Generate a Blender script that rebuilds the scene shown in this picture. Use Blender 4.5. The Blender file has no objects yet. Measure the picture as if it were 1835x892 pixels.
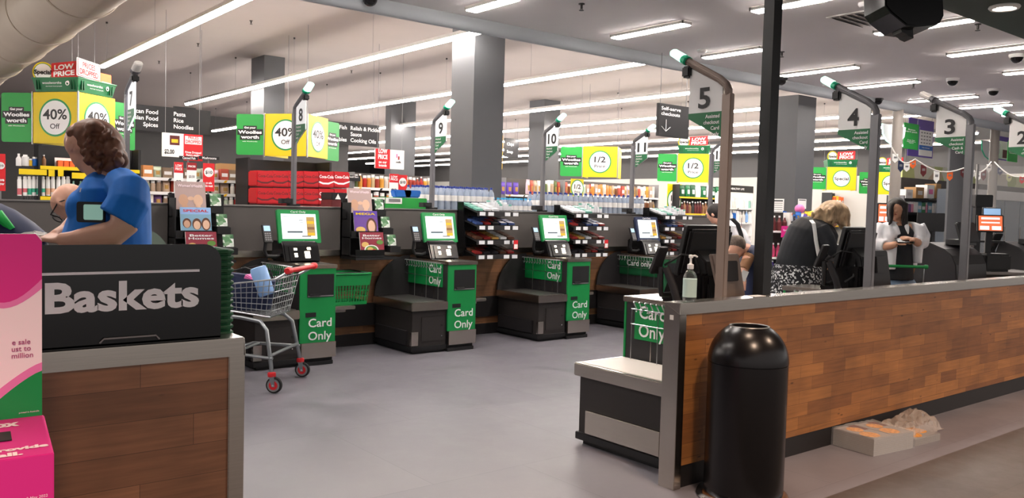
import bpy, bmesh, math, random
from math import sin, cos, pi, radians
from mathutils import Vector, Matrix
random.seed(7)
SC = bpy.context.scene
COL = SC.collection

# ---------------------------------------------------------------- camera, world, light, exposure
W, H, F = 1835.0, 892.0, 1504.15
YAW, PITCH, ROLL, HC = radians(38.68), radians(2.807), radians(1.519), 1.45
FW = Vector((sin(YAW)*cos(PITCH), cos(YAW)*cos(PITCH), -sin(PITCH)))
R0 = Vector((cos(YAW), -sin(YAW), 0)); U0 = R0.cross(FW)
RT = R0*cos(ROLL) + U0*sin(ROLL); UP = U0*cos(ROLL) - R0*sin(ROLL)
EYE = Vector((0, 0, HC))
cam_data = bpy.data.cameras.new('camera'); cam = bpy.data.objects.new('camera', cam_data); COL.objects.link(cam)
cam_data.sensor_width = 36; cam_data.sensor_fit = 'HORIZONTAL'; cam_data.lens = F*36/W
cam_data.clip_start = .05; cam_data.clip_end = 300
m = Matrix((RT, UP, -FW)).transposed().to_4x4(); m.translation = EYE; cam.matrix_world = m
SC.camera = cam
wd = bpy.data.worlds.new('world'); SC.world = wd; wd.use_nodes = True
wd.node_tree.nodes['Background'].inputs[0].default_value = (.80, .76, .74, 1)
wd.node_tree.nodes['Background'].inputs[1].default_value = .45
SC.view_settings.view_transform = 'Standard'; SC.view_settings.look = 'None'
SC.view_settings.exposure = 1.25; SC.view_settings.gamma = 1; SC.view_settings.use_curve_mapping = False
TUBE = 36.0          # pendant and recessed tube strength
MALL = 105.0          # warm down lights of the mall in front of the counters

def mall_lamp(x, y, z, power, col=(1, .72, .52), ang=120):
    l = bpy.data.lights.new('mall_spot', 'SPOT'); l.energy = power; l.color = col
    l.spot_size = radians(ang); l.spot_blend = .8; l.shadow_soft_size = .12
    o = bpy.data.objects.new('mall_spot', l); o.location = (x, y, z); COL.objects.link(o)
for x in (2.6, 5.0, 7.4, 9.8):
    mall_lamp(x, 1.0, 2.9, MALL*1.2)
mall_lamp(-.1, .6, 2.9, MALL*1.3)
mall_lamp(3.3, 2.35, 2.88, MALL*.35, ang=95)

def ray(x, y): return FW + RT*((x-W/2)/F) - UP*((y-H/2)/F)
def at(x, y, X=None, Y=None, Z=None, D=None):
    """point of the place seen at (x, y) on a known upright or level plane, or at a known distance"""
    d = ray(x, y)
    if X is not None: t = X/d.x
    elif Y is not None: t = Y/d.y
    elif Z is not None: t = (Z-HC)/d.z
    else: t = D
    return EYE + d*t

# ---------------------------------------------------------------- materials
def lin(h):
    h = h.lstrip('#'); r = []
    for i in (0, 2, 4):
        c = int(h[i:i+2], 16)/255; r.append(c/12.92 if c <= .04045 else ((c+.055)/1.055)**2.4)
    return (*r, 1)
MATS = {}
def M(key, hexc=None, rough=.55, metal=0, emit=0, trans=0, alpha=1, vary=0, noise=0, nscale=8, stretch=None, coat=0, ior=1.45, spec=.5):
    if key in MATS: return MATS[key]
    mt = bpy.data.materials.new(key); mt.use_nodes = True; MATS[key] = mt
    nt = mt.node_tree; b = nt.nodes['Principled BSDF']; c = lin(hexc)
    b.inputs['Base Color'].default_value = c; b.inputs['Roughness'].default_value = rough
    b.inputs['Metallic'].default_value = metal; b.inputs['IOR'].default_value = ior
    b.inputs['Specular IOR Level'].default_value = spec
    if trans: b.inputs['Transmission Weight'].default_value = trans
    if alpha < 1: b.inputs['Alpha'].default_value = alpha
    if coat: b.inputs['Coat Weight'].default_value = coat
    if emit:
        b.inputs['Emission Color'].default_value = c; b.inputs['Emission Strength'].default_value = emit
    src = None
    if noise:
        tc = nt.nodes.new('ShaderNodeTexCoord'); mp = nt.nodes.new('ShaderNodeMapping'); ns = nt.nodes.new('ShaderNodeTexNoise')
        nt.links.new(tc.outputs['Object'], mp.inputs[0]); nt.links.new(mp.outputs[0], ns.inputs['Vector'])
        if stretch: mp.inputs['Scale'].default_value = stretch
        ns.inputs['Scale'].default_value = nscale; ns.inputs['Detail'].default_value = 5
        mr = nt.nodes.new('ShaderNodeMapRange'); mr.inputs[1].default_value = .3; mr.inputs[2].default_value = .7
        mr.inputs[3].default_value = 1-noise; mr.inputs[4].default_value = 1+noise
        nt.links.new(ns.outputs[0], mr.inputs[0])
        hs = nt.nodes.new('ShaderNodeHueSaturation'); hs.inputs['Color'].default_value = c
        nt.links.new(mr.outputs[0], hs.inputs['Value']); nt.links.new(hs.outputs[0], b.inputs['Base Color'])
    if vary:
        oi = nt.nodes.new('ShaderNodeObjectInfo'); hs = nt.nodes.new('ShaderNodeHueSaturation')
        mr = nt.nodes.new('ShaderNodeMapRange'); mr.inputs[3].default_value = .5-vary; mr.inputs[4].default_value = .5+vary
        nt.links.new(oi.outputs['Random'], mr.inputs[0]); nt.links.new(mr.outputs[0], hs.inputs['Hue'])
        hs.inputs['Color'].default_value = c; nt.links.new(hs.outputs[0], b.inputs['Base Color'])
    return mt

def wood(key, c1, c2, cm, bw=.42, bh=.082, rough=.45):
    mt = bpy.data.materials.new(key); mt.use_nodes = True; MATS[key] = mt; nt = mt.node_tree
    b = nt.nodes['Principled BSDF']; b.inputs['Roughness'].default_value = rough
    tc = nt.nodes.new('ShaderNodeTexCoord'); sp = nt.nodes.new('ShaderNodeSeparateXYZ'); cb = nt.nodes.new('ShaderNodeCombineXYZ')
    nt.links.new(tc.outputs['Object'], sp.inputs[0])
    nt.links.new(sp.outputs[0], cb.inputs[0]); nt.links.new(sp.outputs[2], cb.inputs[1])
    br = nt.nodes.new('ShaderNodeTexBrick'); nt.links.new(cb.outputs[0], br.inputs['Vector'])
    br.inputs['Scale'].default_value = 1; br.inputs['Brick Width'].default_value = bw; br.inputs['Row Height'].default_value = bh
    br.inputs['Mortar Size'].default_value = .0012; br.inputs['Mortar Smooth'].default_value = .3; br.offset = .37; br.squash = .7; br.squash_frequency = 3
    br.inputs['Color1'].default_value = lin(c1); br.inputs['Color2'].default_value = lin(c2); br.inputs['Mortar'].default_value = lin(cm)
    mp = nt.nodes.new('ShaderNodeMapping'); mp.inputs['Scale'].default_value = (2.5, 1, 45); nt.links.new(tc.outputs['Object'], mp.inputs[0])
    ns = nt.nodes.new('ShaderNodeTexNoise'); ns.inputs['Scale'].default_value = 1.4; ns.inputs['Detail'].default_value = 6; nt.links.new(mp.outputs[0], ns.inputs['Vector'])
    n2 = nt.nodes.new('ShaderNodeTexNoise'); n2.inputs['Scale'].default_value = 3.2; n2.inputs['Detail'].default_value = 3; nt.links.new(cb.outputs[0], n2.inputs['Vector'])
    ad = nt.nodes.new('ShaderNodeMath'); ad.operation = 'ADD'; nt.links.new(ns.outputs[0], ad.inputs[0]); nt.links.new(n2.outputs[0], ad.inputs[1])
    mr = nt.nodes.new('ShaderNodeMapRange'); mr.inputs[1].default_value = .6; mr.inputs[2].default_value = 1.4; mr.inputs[3].default_value = .62; mr.inputs[4].default_value = 1.35
    nt.links.new(ad.outputs[0], mr.inputs[0])
    hs = nt.nodes.new('ShaderNodeHueSaturation'); nt.links.new(br.outputs[0], hs.inputs['Color']); nt.links.new(mr.outputs[0], hs.inputs['Value'])
    # small dark knots
    mk = nt.nodes.new('ShaderNodeMapping'); mk.inputs['Scale'].default_value = (5, 14, 1); nt.links.new(cb.outputs[0], mk.inputs[0])
    vo = nt.nodes.new('ShaderNodeTexVoronoi'); vo.inputs['Scale'].default_value = 1; nt.links.new(mk.outputs[0], vo.inputs['Vector'])
    kr = nt.nodes.new('ShaderNodeMapRange'); kr.inputs[1].default_value = .04; kr.inputs[2].default_value = .10; kr.inputs[3].default_value = .35; kr.inputs[4].default_value = 1
    nt.links.new(vo.outputs[0], kr.inputs[0])
    h2 = nt.nodes.new('ShaderNodeHueSaturation'); nt.links.new(hs.outputs[0], h2.inputs['Color']); nt.links.new(kr.outputs[0], h2.inputs['Value'])
    nt.links.new(h2.outputs[0], b.inputs['Base Color'])
    return mt

def tiles(key, c1, c2, cm, size, rough, along=1.0, mortar=.003):
    mt = bpy.data.materials.new(key); mt.use_nodes = True; MATS[key] = mt; nt = mt.node_tree
    b = nt.nodes['Principled BSDF']
    tc = nt.nodes.new('ShaderNodeTexCoord')
    br = nt.nodes.new('ShaderNodeTexBrick'); nt.links.new(tc.outputs['Object'], br.inputs['Vector'])
    br.inputs['Scale'].default_value = 1; br.inputs['Brick Width'].default_value = size*along; br.inputs['Row Height'].default_value = size
    br.inputs['Mortar Size'].default_value = mortar; br.inputs['Mortar Smooth'].default_value = 1; br.offset = .5
    br.inputs['Color1'].default_value = lin(c1); br.inputs['Color2'].default_value = lin(c2); br.inputs['Mortar'].default_value = lin(cm)
    n2 = nt.nodes.new('ShaderNodeTexNoise'); n2.inputs['Scale'].default_value = 3.5; n2.inputs['Detail'].default_value = 7; n2.inputs['Roughness'].default_value = .65
    nt.links.new(tc.outputs['Object'], n2.inputs['Vector'])
    mr = nt.nodes.new('ShaderNodeMapRange'); mr.inputs[1].default_value = .3; mr.inputs[2].default_value = .7; mr.inputs[3].default_value = .9; mr.inputs[4].default_value = 1.1
    nt.links.new(n2.outputs[0], mr.inputs[0])
    hs = nt.nodes.new('ShaderNodeHueSaturation'); nt.links.new(br.outputs[0], hs.inputs['Color']); nt.links.new(mr.outputs[0], hs.inputs['Value'])
    nt.links.new(hs.outputs[0], b.inputs['Base Color'])
    m2 = nt.nodes.new('ShaderNodeMapRange'); m2.inputs[1].default_value = .3; m2.inputs[2].default_value = .7; m2.inputs[3].default_value = rough-.08; m2.inputs[4].default_value = rough+.1
    nt.links.new(n2.outputs[0], m2.inputs[0]); nt.links.new(m2.outputs[0], b.inputs['Roughness'])
    return mt

def cover(key, cols, scale, seed=0):
    """printed picture cover: soft coloured patches"""
    mt = bpy.data.materials.new(key); mt.use_nodes = True; MATS[key] = mt; nt = mt.node_tree
    b = nt.nodes['Principled BSDF']; b.inputs['Roughness'].default_value = .35
    tc = nt.nodes.new('ShaderNodeTexCoord'); mp = nt.nodes.new('ShaderNodeMapping'); mp.inputs['Location'].default_value = (seed*3.1, seed*1.7, seed*.9)
    nt.links.new(tc.outputs['Object'], mp.inputs[0])
    vo = nt.nodes.new('ShaderNodeTexVoronoi'); vo.inputs['Scale'].default_value = scale; nt.links.new(mp.outputs[0], vo.inputs['Vector'])
    sp = nt.nodes.new('ShaderNodeSeparateColor'); nt.links.new(vo.outputs['Color'], sp.inputs[0])
    rp = nt.nodes.new('ShaderNodeValToRGB'); rp.color_ramp.interpolation = 'CONSTANT'
    el = rp.color_ramp.elements
    for i, c in enumerate(cols):
        e = el[i] if i < 2 else el.new(i/len(cols))
        e.position = i/len(cols); e.color = lin(c)
    nt.links.new(sp.outputs[0], rp.inputs[0]); nt.links.new(rp.outputs[0], b.inputs['Base Color'])
    return mt

M('black', '#18181a', .5); M('blackgloss', '#0e0e10', .22); M('charcoal', '#262426', .5); M('dark', '#2d2928', .55); M('skirting', '#1d1a1b', .5)
M('darkwarm', '#3a3430', .55); M('rubber', '#1c1c1c', .85)
M('steel', '#b9b2aa', .26, 1, noise=.06, nscale=6, stretch=(1, 1, 60)); M('steeldull', '#8f8c8a', .42, 1, noise=.08, nscale=9)
M('chrome', '#d8d8da', .14, 1); M('wire', '#b6b8ba', .28, 1); M('galv', '#8f9396', .4, .9)
M('white', '#ecebea', .5); M('offwhite', '#dcd8d4', .6); M('paper', '#f2f1ef', .6); M('greyplastic', '#7d7c7e', .5); M('polegrey', '#77767a', .42, .35)
M('poledark', '#5b595b', .45, .3); M('polewarm', '#8d7d74', .45, .3)
M('green', '#0f8a45', .42); M('deepgreen', '#0c6a3c', .45); M('lime', '#219a3f', .5); M('darkgreen', '#10522f', .5); M('teal', '#19b486', .45)
M('yellow', '#e2c600', .5); M('amber', '#f2c22c', .5); M('orange', '#ee6a2c', .5); M('red', '#cf1f26', .45); M('deepred', '#9c1a20', .5); M('pink', '#d42487', .5); M('palepink', '#f3dfe6', .55); M('midpink', '#e678b4', .55); M('maroon', '#5c1f22', .5)
M('purple', '#5a3fa0', .5); M('blue', '#1a63b8', .5); M('navy', '#1c2748', .6); M('skyblue', '#8fb6e6', .45); M('mint', '#9fd2c4', .4); M('text', '#1b1a1d', .5); M('textwhite', '#f4f4f4', .5)
M('sanitiser', '#bfd6cf', .5); M('brown', '#8a6142', .6); M('cardboard', '#b08a5e', .75)
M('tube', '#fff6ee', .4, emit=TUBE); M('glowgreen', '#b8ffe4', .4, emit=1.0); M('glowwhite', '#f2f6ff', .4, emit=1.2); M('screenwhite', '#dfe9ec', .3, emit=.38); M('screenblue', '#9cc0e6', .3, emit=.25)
M('screenorange', '#e9744a', .3, emit=.3); M('scanlight', '#fff2d8', .3, emit=2.5); M('downlight', '#fff1e0', .3, emit=8)
M('chill', '#4a525c', .5); M('chillglass', '#5d6a78', .12, spec=.8)
M('cartonred', '#b4141f', .45)
M('plasticclear', '#ffffff', .1, alpha=.10, spec=.6); M('water', '#c3d0e2', .1, trans=.35, alpha=.8, ior=1.3); M('clear', '#f4fafa', .05, trans=.95, alpha=.45, ior=1.3)
M('skin', '#d9a58d', .5); M('skintan', '#c9977b', .5); M('hairbrown', '#6b4431', .6, noise=.45, nscale=30, stretch=(1, 1, .25)); M('hairblond', '#a58a6b', .55, noise=.45, nscale=30, stretch=(1, 1, .3)); M('hairblack', '#1e1716', .62, noise=.3, nscale=30); M('hairgrey', '#5a4c43', .7, noise=.3, nscale=60)
M('shirtblue', '#1070cc', .75, noise=.1, nscale=12); M('shirtwhite', '#e9e9ee', .8, noise=.05, nscale=10); M('dressblack', '#1b1d22', .8, noise=.15, nscale=9); M('denim', '#7d93ad', .8, noise=.15, nscale=20); M('lips', '#a8564e', .5)
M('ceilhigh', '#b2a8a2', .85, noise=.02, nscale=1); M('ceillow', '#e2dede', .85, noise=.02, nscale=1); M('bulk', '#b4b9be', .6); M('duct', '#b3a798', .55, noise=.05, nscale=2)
M('wallgrey', '#4c4b4b', .7, noise=.03, nscale=2); M('walllit', '#b4b2ac', .7); M('colgrey', '#56575a', .45, noise=.03, nscale=3); M('panelgrey', '#575250', .6, noise=.03, nscale=4); M('soffitgreen', '#3c4a42', .6); M('colround', '#8a827c', .5)
M('bin', '#161416', .26, .3); M('convey', '#232325', .7)
wood('woodleft', '#815a40', '#684731', '#4e3424', bw=.8, bh=.105); wood('woodright', '#a06a38', '#774a27', '#553218', bw=.36, bh=.078); wood('woodback', '#8a5f3f', '#6b4a33', '#3c2718', bw=.6, bh=.14)
tiles('tilefloor', '#757279', '#6f6c74', '#5d5b62', 1.2, .42); tiles('tilemall', '#4e4540', '#463e3a', '#352f2c', .6, .38)

# ---------------------------------------------------------------- mesh building
class MB:
    def __init__(s): s.v = []; s.f = []; s.k = []
    def add(s, vs, fs, mat):
        n = len(s.v); s.v += [Vector(p) for p in vs]
        for f in fs: s.f.append([i+n for i in f]); s.k.append(mat)
        return s
    def box(s, c, d, mat, rz=0, rx=0, ry=0):
        c = Vector(c); a, b, h = d[0]/2, d[1]/2, d[2]/2
        R = Matrix.Rotation(rz, 3, 'Z') @ Matrix.Rotation(ry, 3, 'Y') @ Matrix.Rotation(rx, 3, 'X')
        P = [c + R @ Vector((x, y, z)) for z in (-h, h) for x, y in ((-a, -b), (a, -b), (a, b), (-a, b))]
        return s.add(P, [(0, 3, 2, 1), (4, 5, 6, 7), (0, 1, 5, 4), (1, 2, 6, 5), (2, 3, 7, 6), (3, 0, 4, 7)], mat)
    def bb(s, x0, x1, y0, y1, z0, z1, mat): return s.box(((x0+x1)/2, (y0+y1)/2, (z0+z1)/2), (abs(x1-x0), abs(y1-y0), abs(z1-z0)), mat)
    def prism(s, pts, o, u, v, w, mat, matside=None):
        """polygon pts in the (u, v) plane at o, pushed out along vector w"""
        o, u, v, w = Vector(o), Vector(u), Vector(v), Vector(w); n = len(pts)
        P = [o+u*a+v*b for a, b in pts]; P += [p+w for p in P]
        s.add(P, [list(range(n))[::-1], list(range(n, 2*n))], mat)
        k = len(s.v)-2*n
        for i in range(n):
            j = (i+1) % n; s.f.append([k+i, k+j, k+n+j, k+n+i]); s.k.append(matside or mat)
        return s
    def tube(s, pts, r, mat, n=8, cap=True, closed=False):
        pts = [Vector(p) for p in pts]; N = len(pts)
        rs = r if isinstance(r, (list, tuple)) else [r]*N
        rings = []; nrm = None
        for i, p in enumerate(pts):
            if closed: t = pts[(i+1) % N]-pts[i-1]
            else: t = pts[min(i+1, N-1)]-pts[max(i-1, 0)]
            if t.length < 1e-9: t = Vector((0, 0, 1))
            t.normalize()
            if nrm is None: nrm = t.orthogonal().normalized()
            else:
                nrm = nrm-t*nrm.dot(t); nrm = nrm.normalized() if nrm.length > 1e-6 else t.orthogonal().normalized()
            b = t.cross(nrm); rings.append([p+(nrm*cos(2*pi*k/n)+b*sin(2*pi*k/n))*rs[i] for k in range(n)])
        V = [q for ring in rings for q in ring]; Fs = []
        for i in range(N if closed else N-1):
            a, c = i*n, ((i+1) % N)*n
            for k in range(n): Fs.append((a+k, a+(k+1) % n, c+(k+1) % n, c+k))
        if cap and not closed: Fs += [list(range(n))[::-1], [(N-1)*n+k for k in range(n)]]
        return s.add(V, Fs, mat)
    def lathe(s, prof, c, mat, n=24, axis='Z', sx=1, sy=1):
        c = Vector(c); V = []; Fs = []
        for r, z in prof:
            for k in range(n):
                a = 2*pi*k/n; p = Vector((r*cos(a)*sx, r*sin(a)*sy, z))
                if axis == 'X': p = Vector((p.z, p.x, p.y))
                if axis == 'Y': p = Vector((p.x, p.z, p.y))
                V.append(c+p)
        m_ = len(prof)
        for i in range(m_-1):
            for k in range(n): Fs.append((i*n+k, i*n+(k+1) % n, (i+1)*n+(k+1) % n, (i+1)*n+k))
        Fs += [list(range(n))[::-1], [(m_-1)*n+k for k in range(n)]]
        return s.add(V, Fs, mat)
    def ell(s, c, r, mat, n=16, m_=10, R=None):
        c = Vector(c); V = []; Fs = []
        for i in range(m_+1):
            t = pi*i/m_
            for k in range(n):
                a = 2*pi*k/n; p = Vector((r[0]*sin(t)*cos(a), r[1]*sin(t)*sin(a), -r[2]*cos(t)))
                if R is not None: p = R @ p
                V.append(c+p)
        for i in range(m_):
            for k in range(n): Fs.append((i*n+k, i*n+(k+1) % n, (i+1)*n+(k+1) % n, (i+1)*n+k))
        return s.add(V, Fs, mat)
    def loft(s, secs, mat, n=16):
        """secs: (centre, a-vector, b-vector) ellipse sections"""
        V = []; Fs = []
        for c, a, b in secs:
            c, a, b = Vector(c), Vector(a), Vector(b)
            V += [c+a*cos(2*pi*k/n)+b*sin(2*pi*k/n) for k in range(n)]
        for i in range(len(secs)-1):
            for k in range(n): Fs.append((i*n+k, i*n+(k+1) % n, (i+1)*n+(k+1) % n, (i+1)*n+k))
        Fs += [list(range(n))[::-1], [(len(secs)-1)*n+k for k in range(n)]]
        return s.add(V, Fs, mat)
    def mesh(s, name, bev=0, smooth=False, seg=2, weld=True):
        me = bpy.data.meshes.new(name); keys = []
        for k in s.k:
            if k not in keys: keys.append(k)
        me.from_pydata([tuple(p) for p in s.v], [], s.f)
        for k in keys: me.materials.append(MATS[k])
        for p, k in zip(me.polygons, s.k): p.material_index = keys.index(k)
        bm = bmesh.new(); bm.from_mesh(me)
        bmesh.ops.remove_doubles(bm, verts=bm.verts, dist=1e-6)
        bmesh.ops.recalc_face_normals(bm, faces=bm.faces)
        if bev:
            es = [e for e in bm.edges if len(e.link_faces) == 2 and e.calc_face_angle(0) > radians(40)]
            bmesh.ops.bevel(bm, geom=es, offset=bev, segments=seg, affect='EDGES', clamp_overlap=True)
        if smooth:
            for f in bm.faces: f.smooth = True
            for e in bm.edges:
                if len(e.link_faces) == 2 and e.calc_face_angle(0) > radians(38): e.smooth = False
        bm.to_mesh(me); bm.free(); return me
    def build(s, name, parent=None, bev=0, smooth=False, seg=2, loc=None):
        o = bpy.data.objects.new(name, s.mesh(name, bev, smooth, seg)); COL.objects.link(o)
        if parent: o.parent = parent
        if loc is not None: o.location = loc
        return o

def tag(o, label=None, cat=None, group=None, kind=None):
    if label: o['label'] = label
    if cat: o['category'] = cat
    if group: o['group'] = group
    if kind: o['kind'] = kind
    return o
def thing(name, label, cat, loc=(0, 0, 0), rz=0, group=None):
    o = bpy.data.objects.new(name, None); COL.objects.link(o); o.location = loc; o.rotation_euler = (0, 0, rz); o.empty_display_size = .05
    return tag(o, label, cat, group)
def kids(o): return list(o.children)
def copy_tree(o, parent=None):
    c = o.copy(); COL.objects.link(c)
    if parent: c.parent = parent
    for ch in kids(o): copy_tree(ch, c)
    return c
def copy_thing(o, loc, rz=None, label=None, group=None):
    c = copy_tree(o); c.location = loc
    if rz is not None: c.rotation_euler = (0, 0, rz)
    if label: c['label'] = label
    if group: c['group'] = group
    return c
def struct(mb, name, label=None, **kw):
    o = mb.build(name, **kw); o['kind'] = 'structure'
    if label: o['label'] = label
    return o

_TX = {}
def glyphs(s, bold):
    if (s, bold) in _TX: return _TX[(s, bold)]
    cu = bpy.data.curves.new('t', 'FONT'); cu.body = s; cu.size = 1; cu.offset = bold; cu.resolution_u = 3; cu.fill_mode = 'FRONT' if hasattr(cu, 'fill_mode') else cu.fill_mode
    ob = bpy.data.objects.new('t', cu); COL.objects.link(ob)
    dg = bpy.context.evaluated_depsgraph_get(); me = bpy.data.meshes.new_from_object(ob.evaluated_get(dg))
    vs = [v.co.copy() for v in me.vertices]; fs = [list(p.vertices) for p in me.polygons]
    bpy.data.objects.remove(ob); bpy.data.meshes.remove(me); bpy.data.curves.remove(cu)
    x0 = min(v.x for v in vs); x1 = max(v.x for v in vs)
    _TX[(s, bold)] = (vs, fs, x0, x1); return _TX[(s, bold)]
def text(lines, o, u, v, h, mat, parent=None, width=None, align='C', bold=.02, name='lettering', gap=1.35, mb=None):
    """flat letters: lines of text, cap height h, reading along u with up v, centred (or starting) at o"""
    o, u, v = Vector(o), Vector(u).normalized(), Vector(v).normalized(); mb2 = mb or MB()
    if isinstance(lines, str): lines = [lines]
    cap = .70; n = len(lines)
    ws = [glyphs(s, bold) for s in lines]; k = h/cap; kx = k
    if width: kx = width/max(g[3]-g[2] for g in ws)
    top = (n-1)*h*gap/2
    for i, (vs, fs, x0, x1) in enumerate(ws):
        off = -(x0+x1)/2 if align == 'C' else (-x0 if align == 'L' else -x1)
        base = top - i*h*gap - h/2
        mb2.add([o+u*((p.x+off)*kx)+v*(p.y*k+base) for p in vs], fs, mat)
    if mb: return mb
    return mb2.build(name, parent)
def disc(mb, o, u, v, r, mat, w=.004, n=40, ry=None):
    o, u, v = Vector(o), Vector(u).normalized(), Vector(v).normalized()
    pts = [(r*cos(2*pi*k/n), (ry or r)*sin(2*pi*k/n)) for k in range(n)]
    return mb.prism(pts, o, u, v, u.cross(v)*w, mat)
def rrect(w, h, r, n=5, corners=(1, 1, 1, 1)):
    """rounded rectangle outline centred at 0 (bl, br, tr, tl)"""
    P = []
    for (cx, cy, a0), k in zip(((-w/2, -h/2, 180), (w/2, -h/2, 270), (w/2, h/2, 0), (-w/2, h/2, 90)), corners):
        if not k: P.append((cx, cy)); continue
        x, y = cx-math.copysign(r, cx), cy-math.copysign(r, cy)
        P += [(x+r*cos(radians(a0+90*i/n)), y+r*sin(radians(a0+90*i/n))) for i in range(n+1)]
    return P
def ring(mb, c, u, v, R, r, mat, n=28, m_=6):
    c, u, v = Vector(c), Vector(u).normalized(), Vector(v).normalized()
    return mb.tube([c+u*R*cos(2*pi*k/n)+v*R*sin(2*pi*k/n) for k in range(n)], r, mat, m_, closed=True)
X_, Y_, Z_ = Vector((1, 0, 0)), Vector((0, 1, 0)), Vector((0, 0, 1))
ORD = ['first', 'second', 'third', 'fourth', 'fifth', 'sixth', 'seventh', 'eighth', 'ninth', 'tenth', 'eleventh', 'twelfth']
# ---------------------------------------------------------------- the setting
ZL, ZH, YB = 3.4, 4.7, 7.22
struct(MB().bb(-14, 40, 2.3, 60, -.1, 0, 'tilefloor'), 'floor_store', 'pale grey tiled floor of the checkout area')
struct(MB().bb(-14, 40, -8, 2.3, -.1, 0, 'tilemall'), 'floor_mall', 'dark brown tiled floor in front of the counters')
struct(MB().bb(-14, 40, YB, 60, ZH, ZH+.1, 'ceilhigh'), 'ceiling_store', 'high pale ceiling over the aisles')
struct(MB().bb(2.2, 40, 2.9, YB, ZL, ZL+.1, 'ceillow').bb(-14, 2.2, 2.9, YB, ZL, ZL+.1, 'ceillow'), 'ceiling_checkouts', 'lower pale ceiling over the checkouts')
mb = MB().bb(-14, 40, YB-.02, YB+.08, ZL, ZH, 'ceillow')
mb.tube([(-14, YB+.04, ZL+.01), (40, YB+.04, ZL+.01)], .13, 'bulk', n=20)
struct(mb, 'trim_1', 'rounded pale bulkhead where the low ceiling meets the high one', smooth=True)
# dark green shopfront soffit with its down light (the mall side)
ZS = 2.95
e = [at(1661, 6, Z=ZS), at(1749, 38, Z=ZS), at(1835, 70, Z=ZS)]
dr = (e[2]-e[0]).normalized()
pts = [(e[0]-dr*12), e[0], e[1], e[2], (e[2]+dr*14)]
poly = [(p.x, p.y) for p in pts] + [(pts[-1].x, -1.5), (pts[0].x, -1.5)]
struct(MB().prism(poly, (0, 0, ZS), X_, Y_, (0, 0, .6), 'soffitgreen'), 'ceiling_shopfront', 'dark green soffit over the shop front')
q = at(1800, 11, Z=ZS)
t = thing('down_light', 'round recessed down light in the dark green soffit', 'light', (q.x, q.y, ZS))
mb = MB(); ring(mb, (0, 0, -.008), X_, Y_, .085, .016, 'white', 36); mb.build('trim_ring', t, smooth=True)
MB().lathe([(.0, -.012), (.05, -.012), (.05, .0)], (0, 0, 0), 'downlight', 28).build('lamp', t)
# back and side walls
struct(MB().bb(-14, 17, 33, 33.2, 0, ZH, 'wallgrey'), 'wall_back', 'dark grey wall behind the aisles')
struct(MB().bb(17, 17.2, 33, 56, 0, ZH, 'wallgrey').bb(17, 40, 56, 56.2, 0, ZH, 'wallgrey'), 'wall_rear')
struct(MB().bb(31, 31.3, 2.9, 56, 3.05, ZH, 'wallgrey').bb(31, 31.3, 2.9, 56, 0, 3.05, 'walllit'), 'wall_right', 'dark grey band over pale wall on the far side')
struct(MB().bb(-14.2, -14, 2.9, 33, 0, ZH, 'wallgrey'), 'wall_left')

# columns
def column(name, label, x0, y0, wx, wy, z1, mat='colgrey'):
    mb = MB().bb(x0, x0+wx, y0, y0+wy, 0, z1, mat)
    mb.bb(x0-.012, x0+wx+.012, y0-.012, y0+wy+.012, 0, .12, 'skirting')
    return struct(mb, name, label)
c = at(848, 200, Y=10); r = at(902, 200, Y=10); l = at(808, 200, X=c.x)
column('pillar_1', 'big dark grey square column behind the water bottles', c.x, c.y, r.x-c.x, l.y-c.y, ZH)
c = at(473, 160, D=18.7); r = at(510, 160, Y=c.y); l = at(450, 160, X=c.x)
column('pillar_2', 'grey column between the two forty percent signs', c.x, c.y, r.x-c.x, l.y-c.y, ZH)
c = at(700, 260, D=26); r = at(744, 260, Y=c.y); l = at(690, 260, X=c.x)
column('pillar_3', 'grey column left of the big central column', c.x, c.y, r.x-c.x, l.y-c.y, ZH)
c = at(975, 230, D=25); r = at(1003, 230, Y=c.y); l = at(948, 230, X=c.x)
column('pillar_4', 'dark grey column behind the sign numbered ten', c.x, c.y, r.x-c.x, l.y-c.y, ZH)
c = at(1428, 250, D=13.6); r = at(1460, 250, Y=c.y); l = at(1390, 250, X=c.x)
column('pillar_5', 'grey square column behind the blond woman', c.x, c.y, r.x-c.x, l.y-c.y, ZL)
c = at(1700, 330, D=17); r = at(1740, 330, Y=c.y); l = at(1696, 330, X=c.x)
column('pillar_6', 'grey column behind the sign numbered three', c.x, c.y, r.x-c.x, l.y-c.y, ZH)
for n, (px, w_, D_, lb) in enumerate(((1607, 18, 14.5, 'round grey column beside the sign numbered four'), (1782, 15, 17.5, 'round grey column with bunting tied round it, right of sign three'))):
    q = at(px, 260, D=D_); rr = w_/2*D_/F
    struct(MB().lathe([(rr*1.25, 0), (rr*1.25, .06), (rr, .08), (rr, ZL-.02), (rr*1.15, ZL-.02), (rr*1.15, ZL)], (q.x, q.y, 0), 'colround', 28), 'pillar_%d' % (7+n), lb, smooth=True)

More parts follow.
